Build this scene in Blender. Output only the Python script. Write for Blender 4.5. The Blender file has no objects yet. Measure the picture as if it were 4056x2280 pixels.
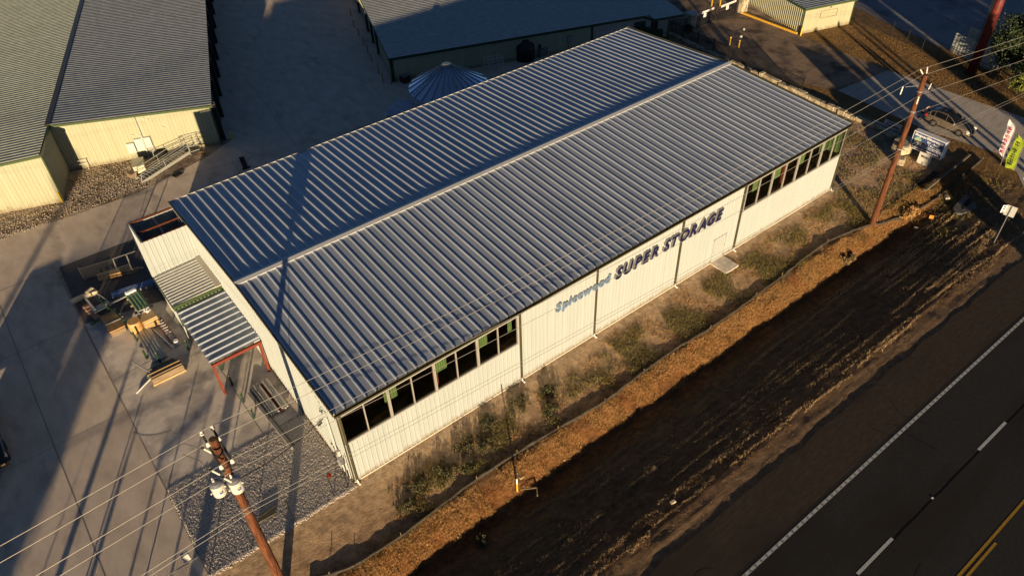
import bpy, bmesh, math, random
import numpy as np
from mathutils import Vector, Matrix, noise
random.seed(7); RNG = np.random.default_rng(11)
R = math.radians
S = bpy.context.scene
C = S.collection
PI = math.pi

# ------------------------------------------------------------------ camera, sky, sun, exposure
CAM = Vector((-7.02, -24.838, 35.311)); YAW, PIT, ROL = 0.9348, 0.7261, -0.0409
F = Vector((math.cos(YAW)*math.cos(PIT), math.sin(YAW)*math.cos(PIT), -math.sin(PIT)))
Rt = Vector((math.sin(YAW), -math.cos(YAW), 0)); Up = Rt.cross(F)
R2 = Rt*math.cos(ROL) + Up*math.sin(ROL); U2 = -Rt*math.sin(ROL) + Up*math.cos(ROL)
cd = bpy.data.cameras.new('camera'); cam = bpy.data.objects.new('camera', cd); C.objects.link(cam)
cd.sensor_width = 36; cd.lens = 26.347; cd.clip_start = 0.5; cd.clip_end = 3000
m = Matrix((R2, U2, -F)).transposed().to_4x4(); m.translation = CAM; cam.matrix_world = m
S.camera = cam

SUN_AZ, SUN_EL = R(59.5), R(6.5)          # the light travels towards SUN_AZ (from +x), SUN_EL above the horizon
w = bpy.data.worlds.new('World'); S.world = w; w.use_nodes = True
nt = w.node_tree; bg = nt.nodes['Background']
sky = nt.nodes.new('ShaderNodeTexSky'); sky.sky_type = 'NISHITA'; sky.sun_disc = False
sky.sun_elevation = SUN_EL; sky.sun_rotation = math.atan2(-math.cos(SUN_AZ), -math.sin(SUN_AZ)); sky.air_density = 0.5; sky.dust_density = 0.0; sky.ozone_density = 1.5; sky.altitude = 2500
nt.links.new(sky.outputs[0], bg.inputs[0]); bg.inputs[1].default_value = 0.05
sl = bpy.data.lights.new('sun', 'SUN'); so = bpy.data.objects.new('sun', sl); C.objects.link(so)
sl.energy = 5.0; sl.angle = R(0.5); sl.color = (1.0, 0.76, 0.48)
LD = Vector((math.cos(SUN_AZ)*math.cos(SUN_EL), math.sin(SUN_AZ)*math.cos(SUN_EL), -math.sin(SUN_EL)))
so.rotation_euler = (-LD).to_track_quat('Z', 'Y').to_euler(); so.location = (-30, -50, 40)
S.view_settings.view_transform = 'Standard'; S.view_settings.look = 'None'
S.view_settings.exposure = 0.95; S.view_settings.gamma = 1
S.render.engine = 'CYCLES'

# ------------------------------------------------------------------ materials
MATS = {}
def mat(name, c1, c2=None, sc=3.0, rough=0.8, metal=0.0, bump=0.0, bsc=20.0, detail=6, c3=None, sc3=0.4, stretch=None, spec=None, vor=False, rot=0.0, f3=(0.45, 0.65), splash=None):
    if name in MATS: return MATS[name]
    M = bpy.data.materials.new(name); M.use_nodes = True; MATS[name] = M
    n = M.node_tree; N = n.nodes; L = n.links; b = N['Principled BSDF']
    b.inputs['Roughness'].default_value = rough; b.inputs['Metallic'].default_value = metal
    b.inputs['Specular IOR Level'].default_value = (.4 if rough < .8 else .12) if spec is None else spec
    geo = N.new('ShaderNodeNewGeometry'); mp = N.new('ShaderNodeMapping'); L.new(geo.outputs['Position'], mp.inputs[0])
    if stretch: mp.inputs['Scale'].default_value = stretch
    mp.inputs['Rotation'].default_value = (0, 0, rot)
    def tex(s, d=detail):
        t = N.new('ShaderNodeTexNoise'); t.inputs['Scale'].default_value = s; t.inputs['Detail'].default_value = d; t.inputs['Roughness'].default_value = 0.62
        L.new(mp.outputs[0], t.inputs['Vector']); return t
    col = None
    if c2 is None: b.inputs['Base Color'].default_value = (*c1, 1)
    else:
        t = tex(sc); r = N.new('ShaderNodeValToRGB'); r.color_ramp.elements[0].position = 0.36; r.color_ramp.elements[1].position = 0.66
        r.color_ramp.elements[0].color = (*c1, 1); r.color_ramp.elements[1].color = (*c2, 1); L.new(t.outputs[0], r.inputs[0]); col = r.outputs[0]
        if c3:
            t3 = tex(sc3, 3); r3 = N.new('ShaderNodeMapRange'); r3.inputs[1].default_value = f3[0]; r3.inputs[2].default_value = f3[1]
            mx = N.new('ShaderNodeMix'); mx.data_type = 'RGBA'; L.new(t3.outputs[0], r3.inputs[0]); L.new(r3.outputs[0], mx.inputs[0])
            L.new(col, mx.inputs[6]); mx.inputs[7].default_value = (*c3, 1); col = mx.outputs[2]
        if splash:
            sp = N.new('ShaderNodeSeparateXYZ'); L.new(geo.outputs['Position'], sp.inputs[0]); t4 = N.new('ShaderNodeTexNoise'); t4.inputs['Scale'].default_value = 2.5; t4.inputs['Detail'].default_value = 7; L.new(geo.outputs['Position'], t4.inputs['Vector'])
            ma = N.new('ShaderNodeMath'); ma.operation = 'MULTIPLY_ADD'; L.new(t4.outputs[0], ma.inputs[0]); ma.inputs[1].default_value = -.9; L.new(sp.outputs[2], ma.inputs[2])
            r5 = N.new('ShaderNodeMapRange'); r5.inputs[1].default_value = -.42; r5.inputs[2].default_value = .02; r5.inputs[3].default_value = .75; r5.inputs[4].default_value = 0; L.new(ma.outputs[0], r5.inputs[0])
            mx = N.new('ShaderNodeMix'); mx.data_type = 'RGBA'; L.new(r5.outputs[0], mx.inputs[0]); L.new(col, mx.inputs[6]); mx.inputs[7].default_value = (*splash, 1); col = mx.outputs[2]
        L.new(col, b.inputs['Base Color'])
    if bump:
        if vor:
            t = N.new('ShaderNodeTexVoronoi'); t.inputs['Scale'].default_value = bsc; L.new(mp.outputs[0], t.inputs['Vector'])
        else: t = tex(bsc)
        bp = N.new('ShaderNodeBump'); bp.inputs['Strength'].default_value = 1.0; bp.inputs['Distance'].default_value = bump
        L.new(t.outputs[0], bp.inputs['Height']); L.new(bp.outputs[0], b.inputs['Normal'])
    return M

white_wall = mat('white_steel_wall', (.335, .365, .35), (.375, .405, .385), sc=1.6, rough=.45, bump=.0015, bsc=3, stretch=(2, 2, .12), splash=(.20, .15, .09))
galv = mat('galvalume_roof', (.37, .41, .46), (.44, .48, .53), sc=3.2, rough=.45, metal=.3, bump=.002, bsc=1.0, detail=3, c3=(.32, .36, .41), sc3=1.7, stretch=(1, .07, 1), f3=(.4, .62))
galv_old = mat('weathered_galvalume', (.34, .36, .34), (.45, .47, .44), sc=1.5, rough=.42, metal=.6, bump=.002, bsc=1.2)
olive = mat('dark_olive_trim', (.045, .042, .02), (.07, .06, .028), sc=3, rough=.4)
green_trim = mat('green_trim', (.04, .065, .022), (.055, .085, .03), sc=4, rough=.4)
dark_green = mat('dark_green_paint', (.012, .035, .016), (.02, .05, .022), sc=4, rough=.45)
cream = mat('cream_steel_wall', (.335, .33, .215), (.375, .37, .245), sc=1.2, rough=.5, bump=.001, bsc=3, stretch=(2, 2, .12), splash=(.18, .13, .07))
red_iron = mat('red_iron_primer', (.15, .03, .016), (.20, .042, .022), sc=6, rough=.55)
concrete = mat('yard_concrete', (.58, .475, .37), (.72, .60, .475), sc=1.1, rough=.85, bump=.03, bsc=42, c3=(.36, .30, .24), sc3=.6, stretch=(1, .45, 1), rot=.5, f3=(.56, .80))
slabc = mat('new_concrete', (.66, .57, .48), (.78, .69, .58), sc=1.4, rough=.85, bump=.03, bsc=42, c3=(.38, .34, .30), sc3=.5)
driveconc = mat('drive_concrete', (.42, .37, .31), (.52, .46, .39), sc=1.5, rough=.85, bump=.045, bsc=12, stretch=(.5, 1.6, 1), rot=-.2)
asph = mat('road_asphalt', (.026, .0255, .024), (.040, .038, .035), sc=14, rough=.9, bump=.01, bsc=60, c3=(.024, .021, .018), sc3=.25, stretch=(.25, 1, 1))
shoulder_m = mat('shoulder_asphalt', (.042, .033, .024), (.065, .050, .036), sc=6, rough=.9, bump=.01, bsc=60, c3=(.034, .028, .022), sc3=.3, stretch=(.3, 1, 1))
lane_m = mat('lane_asphalt', (.27, .19, .125), (.36, .255, .17), sc=2, rough=.85, bump=.02, bsc=20, c3=(.10, .08, .065), sc3=.4)
gravel = mat('white_gravel', (.34, .29, .23), (.80, .70, .57), sc=15, detail=3, rough=.9, bump=.12, bsc=11, vor=True)
gravel_dark = mat('brown_gravel', (.28, .22, .16), (.58, .46, .34), sc=9, detail=3, rough=.9, bump=.09, bsc=9, vor=True, c3=(.16, .12, .09), sc3=.5)
lot_m = mat('lot_gravel', (.24, .235, .24), (.34, .33, .33), sc=6, rough=.9, bump=.03, bsc=18, c3=(.18, .17, .17), sc3=.2)
patch_m = mat('dark_dirt', (.10, .09, .08), (.19, .17, .15), sc=8, rough=.95, bump=.06, bsc=14)
paintw = mat('road_paint', (.34, .36, .34), (.58, .60, .57), sc=12, rough=.8)
painty = mat('yellow_paint', (.30, .17, .025), (.44, .26, .04), sc=10, rough=.8)
wood_d = mat('pole_wood', (.03, .012, .008), (.21, .08, .035), sc=9, rough=.8, stretch=(3, 3, .15), bump=.01, bsc=10)
ply = mat('plywood', (.30, .17, .06), (.42, .25, .10), sc=5, rough=.7, stretch=(1, .15, 1), bump=.004, bsc=8)
lumber = mat('lumber', (.40, .26, .11), (.56, .40, .20), sc=5, rough=.7, stretch=(.2, 1, 1))
oldwood = mat('old_wood', (.16, .12, .075), (.27, .20, .125), sc=6, rough=.85, stretch=(.3, 2, 1), bump=.006, bsc=8)
crate_m = mat('orange_wood', (.42, .23, .07), (.60, .36, .14), sc=4, rough=.6, stretch=(1, .2, 1))
porc = mat('porcelain', (.60, .57, .48), (.68, .65, .55), sc=6, rough=.3)
grey_m = mat('grey_steel', (.22, .23, .24), (.32, .33, .34), sc=5, rough=.45, metal=.4)
elec = mat('electric_box_paint', (.42, .42, .38), (.48, .48, .44), sc=5, rough=.5)
alum = mat('aluminium_frame', (.36, .34, .30), (.44, .42, .37), sc=5, rough=.4, metal=.3)
black = mat('black_iron', (.012, .012, .013), (.02, .02, .02), sc=5, rough=.5)
rubber = mat('black_rubber', (.015, .015, .015), (.025, .025, .025), sc=9, rough=.8)
wire_m = mat('bare_wire', (.36, .33, .27), rough=.45, metal=.3)
cable_m = mat('black_cable', (.02, .02, .02), rough=.6)
stone_m = mat('limestone', (.40, .33, .21), (.60, .52, .37), sc=4, rough=.9, bump=.08, bsc=5, c3=(.22, .18, .12), sc3=1.5)
block_m = mat('pale_block', (.42, .40, .36), (.52, .50, .45), sc=3, rough=.85, bump=.02, bsc=8)
silt_m = mat('silt_fabric', (.035, .03, .025), (.075, .065, .05), sc=5, rough=.9)
soil_in = mat('floor_soil', (.22, .15, .095), (.32, .22, .14), sc=3, rough=.95)
green_in = mat('light_green_panel', (.09, .15, .045), (.13, .20, .07), sc=3, rough=.5)
navy = mat('navy_face', (.010, .012, .05), rough=.35)
ret_m = mat('letter_return', (.26, .25, .23), rough=.45, metal=.3)
lblue = mat('pale_blue_face', (.12, .20, .33), rough=.35)
silver = mat('silver_edge', (.75, .75, .75), rough=.3, metal=.2)
signblue = mat('sign_blue', (.025, .055, .17), (.05, .10, .26), sc=1.5, rough=.35)
signwhite = mat('sign_white', (.74, .73, .70), rough=.4)
signnavy = mat('sign_navy', (.02, .02, .05), rough=.4)
purple = mat('print_purple', (.10, .04, .12), rough=.6)
magenta = mat('print_red', (.45, .03, .10), rough=.6)
lime = mat('lime_flag', (.27, .36, .02), (.34, .44, .03), sc=3, rough=.7, bump=.03, bsc=3)
flagw = mat('white_flag', (.66, .63, .62), (.74, .71, .70), sc=3, rough=.7, bump=.03, bsc=3)
bannerw = mat('banner_vinyl', (.68, .64, .56), (.76, .72, .64), sc=4, rough=.55, bump=.02, bsc=4)
carpaint = mat('champagne_paint', (.16, .13, .095), (.18, .145, .105), sc=3, rough=.3, metal=.25)
chrome = mat('chrome', (.65, .65, .66), rough=.18, metal=.9)
headl = mat('headlight_lens', (.55, .54, .48), rough=.12)
redl = mat('tail_lens', (.35, .01, .01), rough=.2)
yellow_b = mat('safety_yellow', (.62, .38, .02), (.70, .45, .04), sc=5, rough=.5)
orange_s = mat('orange_plastic', (.62, .22, .02), rough=.5)
redpole = mat('rust_red_pole', (.085, .014, .010), (.15, .026, .018), sc=2, rough=.5, bump=.005, bsc=6)  # rust red, darkened to stand in for tree shade on the column
skin = mat('skin', (.45, .27, .18), rough=.6)
navyc = mat('navy_cloth', (.012, .016, .045), (.02, .025, .07), sc=12, rough=.9)
darkc = mat('dark_trousers', (.012, .013, .018), rough=.9)
hair_m = mat('dark_hair', (.015, .01, .008), rough=.7)
grass_dry = mat('dry_grass', (.30, .165, .06), (.50, .30, .12), sc=6, rough=.9)
grass_rust = mat('rust_grass', (.22, .09, .03), (.36, .165, .06), sc=6, rough=.9)
grass_green = mat('olive_grass', (.13, .115, .035), (.25, .205, .08), sc=4, rough=.9)
grass_brown = mat('brown_grass', (.15, .10, .045), (.32, .22, .11), sc=5, rough=.9)
leaf_dark = mat('dark_leaves', (.018, .032, .012), (.05, .07, .022), sc=2, rough=.7)
leaf_mid = mat('olive_leaves', (.045, .048, .017), (.12, .105, .04), sc=2, rough=.7)
leaf_lime = mat('yellow_green_leaves', (.16, .21, .03), (.26, .28, .06), sc=2, rough=.7)
bark = mat('bark', (.07, .05, .035), (.12, .09, .06), sc=6, rough=.9, bump=.02, bsc=10)
plasticb = mat('blue_sheeting', (.10, .16, .30), (.16, .24, .40), sc=2, rough=.35, metal=.5)
ladder_m = mat('red_fibreglass', (.20, .03, .02), (.26, .05, .03), sc=6, rough=.5)
clearfilm = mat('torn_clear_film', (.45, .45, .45), (.65, .65, .64), sc=10, rough=.2)
straw_m = mat('pale_sack', (.55, .46, .30), (.66, .57, .40), sc=4, rough=.8, bump=.03, bsc=8)

def glass_mat(name, tint, t=.75, rough=.03):
    M = bpy.data.materials.new(name); M.use_nodes = True; N = M.node_tree.nodes; L = M.node_tree.links
    N.remove(N['Principled BSDF']); o = N['Material Output']
    tr = N.new('ShaderNodeBsdfTransparent'); tr.inputs[0].default_value = (*tint, 1)
    gl = N.new('ShaderNodeBsdfGlossy'); gl.inputs['Roughness'].default_value = rough; gl.inputs[0].default_value = (.8, .8, .78, 1)
    fr = N.new('ShaderNodeFresnel'); fr.inputs[0].default_value = 1.55; mx = N.new('ShaderNodeMixShader')
    L.new(fr.outputs[0], mx.inputs[0]); L.new(tr.outputs[0], mx.inputs[1]); L.new(gl.outputs[0], mx.inputs[2]); L.new(mx.outputs[0], o.inputs[0]); return M
glass = glass_mat('window_glass', (.82, .84, .80))
carglass = mat('tinted_car_glass', (.006, .007, .008), rough=.04, spec=.45)
fanglass = mat('dark_pane', (.03, .035, .04), rough=.08, spec=.6)

# ------------------------------------------------------------------ mesh helpers
def wl(o):
    v = Vector((0, 0, 0))
    while o is not None: v += o.location; o = o.parent
    return v
class MB:
    def __init__(s): s.v = []; s.f = []
    def add(s, vs, fs):
        k = len(s.v); s.v += [tuple(q) for q in vs]; s.f += [tuple(k+i for i in f) for f in fs]; return s
    def box(s, c, d, rz=0.0, rx=0.0, ry=0.0):
        M_ = Matrix.Translation(c) @ Matrix.Rotation(rz, 4, 'Z') @ Matrix.Rotation(ry, 4, 'Y') @ Matrix.Rotation(rx, 4, 'X')
        x, y, z = d[0]/2, d[1]/2, d[2]/2
        vs = [M_ @ Vector(q) for q in ((-x,-y,-z),(x,-y,-z),(x,y,-z),(-x,y,-z),(-x,-y,z),(x,-y,z),(x,y,z),(-x,y,z))]
        return s.add(vs, [(0,3,2,1),(4,5,6,7),(0,1,5,4),(1,2,6,5),(2,3,7,6),(3,0,4,7)])
    def bb(s, a, b):
        return s.box([(a[i]+b[i])/2 for i in range(3)], [abs(b[i]-a[i]) for i in range(3)])
    def beam(s, a, b, wd, ht, up=(0, 0, 1)):
        a = Vector(a); b = Vector(b); d = (b-a); L_ = d.length; d.normalize(); u = Vector(up)
        if abs(d.dot(u)) > .98: u = Vector((1, 0, 0))
        x = d.cross(u).normalized(); y = x.cross(d).normalized(); vs = []
        for q in (a, b):
            for i, j in ((-1,-1),(1,-1),(1,1),(-1,1)): vs.append(q + x*wd/2*i + y*ht/2*j)
        return s.add(vs, [(3,2,1,0),(4,5,6,7),(0,1,5,4),(1,2,6,5),(2,3,7,6),(3,0,4,7)])
    def tube(s, pts, r, n=8, cap=True):
        pts = [Vector(q) for q in pts]; rr = r if isinstance(r, (list, tuple)) else [r]*len(pts); vs = []; fs = []; u0 = None
        for i, q in enumerate(pts):
            d = (pts[min(i+1, len(pts)-1)] - pts[max(i-1, 0)]).normalized()
            if u0 is None:
                u0 = Vector((0, 0, 1)) if abs(d.z) < .9 else Vector((1, 0, 0))
            x = d.cross(u0).normalized(); y = x.cross(d).normalized(); u0 = y
            for k in range(n): a = 2*PI*k/n; vs.append(q + x*math.cos(a)*rr[i] + y*math.sin(a)*rr[i])
        for i in range(len(pts)-1):
            for k in range(n): k2 = (k+1) % n; fs.append((i*n+k, i*n+k2, (i+1)*n+k2, (i+1)*n+k))
        if cap: fs.append(tuple(range(n-1, -1, -1))); fs.append(tuple((len(pts)-1)*n+k for k in range(n)))
        return s.add(vs, fs)
    def cyl(s, c, r, h, n=16, r2=None):
        c = Vector(c); return s.tube([c, c+Vector((0, 0, h))], [r, r if r2 is None else r2], n)
    def lathe(s, c, prof, n=20):
        vs = []; fs = []
        for r_, z in prof:
            for k in range(n): a = 2*PI*k/n; vs.append((c[0]+r_*math.cos(a), c[1]+r_*math.sin(a), c[2]+z))
        for i in range(len(prof)-1):
            for k in range(n): k2 = (k+1) % n; fs.append((i*n+k, i*n+k2, (i+1)*n+k2, (i+1)*n+k))
        fs.append(tuple(range(n-1, -1, -1))); fs.append(tuple((len(prof)-1)*n+k for k in range(n)))
        return s.add(vs, fs)
    def prism(s, poly, a, b):      # poly of 2D points in plane given by callable a(p,q,depth)
        n = len(poly); vs = [a(p[0], p[1], 0) for p in poly] + [a(p[0], p[1], b) for p in poly]
        return s.add(vs, [tuple(range(n-1, -1, -1)), tuple(range(n, 2*n))] + [(i, (i+1) % n, n+(i+1) % n, n+i) for i in range(n)])
    def flat(s, poly, z0, z1):
        return s.prism(poly, lambda p, q, d: (p, q, z0+d), z1-z0)
    def ribbed(s, O, A, LA, B, LB, N, pitch, prof, topf=None, botf=None, phase=0.0):
        O = Vector(O); A = Vector(A).normalized(); B = Vector(B).normalized(); N = Vector(N).normalized()
        ss = []; k = -1
        while k*pitch < LA + pitch:
            for a, h in prof:
                q = k*pitch + a + phase
                if -1e-6 <= q <= LA+1e-6: ss.append((q, h))
            k += 1
        def hat(q):
            q = (q-phase) % pitch; P = list(prof) + [(pitch+prof[0][0], prof[0][1])]
            if q < P[0][0]: return prof[-1][1]
            for (a, h), (a2, h2) in zip(P, P[1:]):
                if a <= q <= a2: return h+(h2-h)*(q-a)/max(a2-a, 1e-9)
            return 0
        if not ss or ss[0][0] > 1e-4: ss.insert(0, (0, hat(0)))
        if ss[-1][0] < LA-1e-4: ss.append((LA, hat(LA)))
        vs = []
        for q, h in ss:
            b0 = botf(q) if botf else 0; b1 = topf(q) if topf else LB
            vs.append(O+A*q+B*b0+N*h); vs.append(O+A*q+B*b1+N*h)
        return s.add(vs, [(2*i, 2*i+2, 2*i+3, 2*i+1) for i in range(len(ss)-1)])
    def build(s, name, M_, parent=None, local=False, smooth=False, bevel=0):
        me = bpy.data.meshes.new(name); off = Vector((0, 0, 0)) if (local or parent is None) else wl(parent)
        me.from_pydata([(q[0]-off[0], q[1]-off[1], q[2]-off[2]) for q in s.v], [], s.f); me.update()
        o = bpy.data.objects.new(name, me); C.objects.link(o); me.materials.append(M_)
        if parent is not None: o.parent = parent
        if smooth:
            for p in me.polygons: p.use_smooth = True
        if bevel:
            b = o.modifiers.new('bevel', 'BEVEL'); b.width = bevel; b.segments = 2; b.limit_method = 'ANGLE'
        return o
def tag(o, label=None, cat=None, group=None, kind=None):
    if label: o['label'] = label
    if cat: o['category'] = cat
    if group: o['group'] = group
    if kind: o['kind'] = kind
    return o
def thing(name, label, cat, loc, rz=0, group=None):
    o = bpy.data.objects.new(name, None); C.objects.link(o); o.location = loc; o.rotation_euler = (0, 0, rz); o.empty_display_size = .3
    return tag(o, label, cat, group)
def kids(o): return [c for c in bpy.data.objects if c.parent == o]
def dup(root, loc, label, rz=None, scale=None):
    def cp(o, par):
        c = o.copy(); C.objects.link(c)
        if par is not None: c.parent = par
        for ch in kids_map.get(o.name, []): cp(ch, c)
        return c
    kids_map = {}
    for q in bpy.data.objects:
        if q.parent: kids_map.setdefault(q.parent.name, []).append(q)
    r = cp(root, None); r.location = loc
    if rz is not None: r.rotation_euler = (0, 0, rz)
    if scale: r.scale = scale
    r['label'] = label; return r
def struct(o): o['kind'] = 'structure'; return o
def sheet(name, poly, z, M_):
    return struct(MB().add([(x, y, z) for x, y in poly], [tuple(range(len(poly)))]).build(name, M_))
def text_verts(txt, size, depth, bold=0.0, shear=0.0, sx=1.0, spacing=1.0):
    cu = bpy.data.curves.new('t', 'FONT'); cu.body = txt; cu.size = size; cu.extrude = depth/2; cu.offset = bold; cu.shear = shear; cu.space_character = spacing
    cu.resolution_u = 3; o = bpy.data.objects.new('t', cu); C.objects.link(o); dg = bpy.context.evaluated_depsgraph_get(); dg.update()
    me = bpy.data.meshes.new_from_object(o.evaluated_get(dg)); vs = [Vector((v.co.x*sx, v.co.y, v.co.z)) for v in me.vertices]; fs = [tuple(p.vertices) for p in me.polygons]
    bpy.data.objects.remove(o); bpy.data.curves.remove(cu); bpy.data.meshes.remove(me); return vs, fs
def text_on(txt, P0, X, Y, Wd, Hd, depth, bold=0.0, shear=0.0):
    """text fitted in a Wd x Hd box whose lower left corner is P0, along X and up Y"""
    vs, fs = text_verts(txt, 1.0, 1.0, bold, shear)
    x0 = min(v.x for v in vs); x1 = max(v.x for v in vs); y0 = min(v.y for v in vs); y1 = max(v.y for v in vs)
    P0 = Vector(P0); X = Vector(X).normalized(); Y = Vector(Y).normalized(); Z = X.cross(Y)
    b = MB(); b.add([P0 + X*((v.x-x0)/(x1-x0)*Wd) + Y*((v.y-y0)/(y1-y0)*Hd) + Z*((v.z+.5)*depth) for v in vs], fs); return b
def np_mesh(name, V, Fc, M_, parent=None):
    me = bpy.data.meshes.new(name); n = len(V); k = Fc.shape[1]; nf = len(Fc)
    me.vertices.add(n); me.vertices.foreach_set('co', V.astype(np.float32).ravel())
    me.loops.add(nf*k); me.loops.foreach_set('vertex_index', Fc.astype(np.int32).ravel())
    me.polygons.add(nf); me.polygons.foreach_set('loop_start', (np.arange(nf)*k).astype(np.int32)); me.polygons.foreach_set('loop_total', np.full(nf, k, np.int32))
    me.update(calc_edges=True); me.validate(); me.materials.append(M_); o = bpy.data.objects.new(name, me); C.objects.link(o)
    if parent is not None: o.parent = parent
    return o
DITCH = ((-14.0, -.03), (-12.45, -.075), (-11.5, -.215), (-10.0, -.43), (-8.4, -.665), (-6.8, -1.05), (-6.1, -1.10), (-5.75, -.86), (-5.1, -.48), (-4.5, -.24), (-4.2, -.25), (-.4, -.02), (0, 0))
def gz(x, y):
    """ground height of the unpaved strip along the road: a shallow ditch below the sunlit bank"""
    if not (-14.0 < y < -0.25) or x < -12 or x > 57: return 0.0
    f = min(1, (-0.25-y)/1.2)*min(1, (y+14.0)/.8)*min(1, (57-x)/2)*min(1, (x+12)/2)
    yy = y + (.38*noise.noise((x*.35, 0, 21)) + .22*noise.noise((x*1.3, y, 22)) + .10*noise.noise((x*3.5, y*2, 23)))*(1 if -8 < y < -3.5 else 0)
    d = 0.0
    for (a, za), (c, zc) in zip(DITCH, DITCH[1:]):
        if a <= yy <= c: d = za+(zc-za)*(yy-a)/(c-a); break
    d *= min(1, max(0, (54-x)/10))*min(1, (x+12)/2)
    h = .03*noise.noise((x*.25, y*.5, 0)) + .03*noise.noise((x*.9, y*.9, 5)) + .022*noise.noise((x*2.3, y*2.3, 9)) + .012*noise.noise((x*6, y*6, 2))
    if y < -6.5: h = h*.8 + .035*noise.noise((x*.12, y*3.2, 14)) + .028*noise.noise((x*.5, y*9, 4))    # mower and wheel ruts parallel to the road
    if -6.2 < y < -4.4: h += .05*noise.noise((x*1.6, y*1.6, 31))
    return d + h*f
def gp(x, y):
    """follow the camera ray through (x, y, 0) down to the ditch floor"""
    z = 0.0
    for _ in range(12): k = -z/CAM.z; qx = x+(x-CAM.x)*k; qy = y+(y-CAM.y)*k; z = gz(qx, qy)
    return qx, qy, z
def blades(name, pts, h, wd, n, M_, lean=.5, label=None, cat='grass', zf=gz):
    pts = np.asarray(pts); k = len(pts); P = np.repeat(pts, n, 0); q = len(P)
    z = np.array([zf(a, b) for a, b in pts]); z = np.repeat(z, n)
    P = P + RNG.normal(0, wd*1.3, (q, 2)); a = RNG.uniform(0, 2*PI, q); hh = h*RNG.uniform(.4, 1.2, q); ww = wd*RNG.uniform(.3, .6, q)
    ln = RNG.uniform(.1, lean, q)*hh; b = RNG.uniform(0, 2*PI, q)
    V = np.zeros((q, 3, 3)); V[:, 0, 0] = P[:, 0]-np.cos(a)*ww; V[:, 0, 1] = P[:, 1]-np.sin(a)*ww; V[:, 1, 0] = P[:, 0]+np.cos(a)*ww; V[:, 1, 1] = P[:, 1]+np.sin(a)*ww
    V[:, 0, 2] = z-.01; V[:, 1, 2] = z-.01; V[:, 2, 0] = P[:, 0]+np.cos(b)*ln; V[:, 2, 1] = P[:, 1]+np.sin(b)*ln; V[:, 2, 2] = z+hh
    o = np_mesh(name, V.reshape(-1, 3), np.arange(q*3).reshape(-1, 3), M_); return tag(o, label, cat, kind='stuff')
def scatter(n, x0, x1, y0, y1, sc=.5, thr=0.0, seed=0):
    out = []
    while len(out) < n:
        x = RNG.uniform(x0, x1); y = RNG.uniform(y0, y1)
        if noise.noise((x*sc, y*sc, seed)) + RNG.normal(0, .12) > thr: out.append((x, y))
    return out

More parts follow.
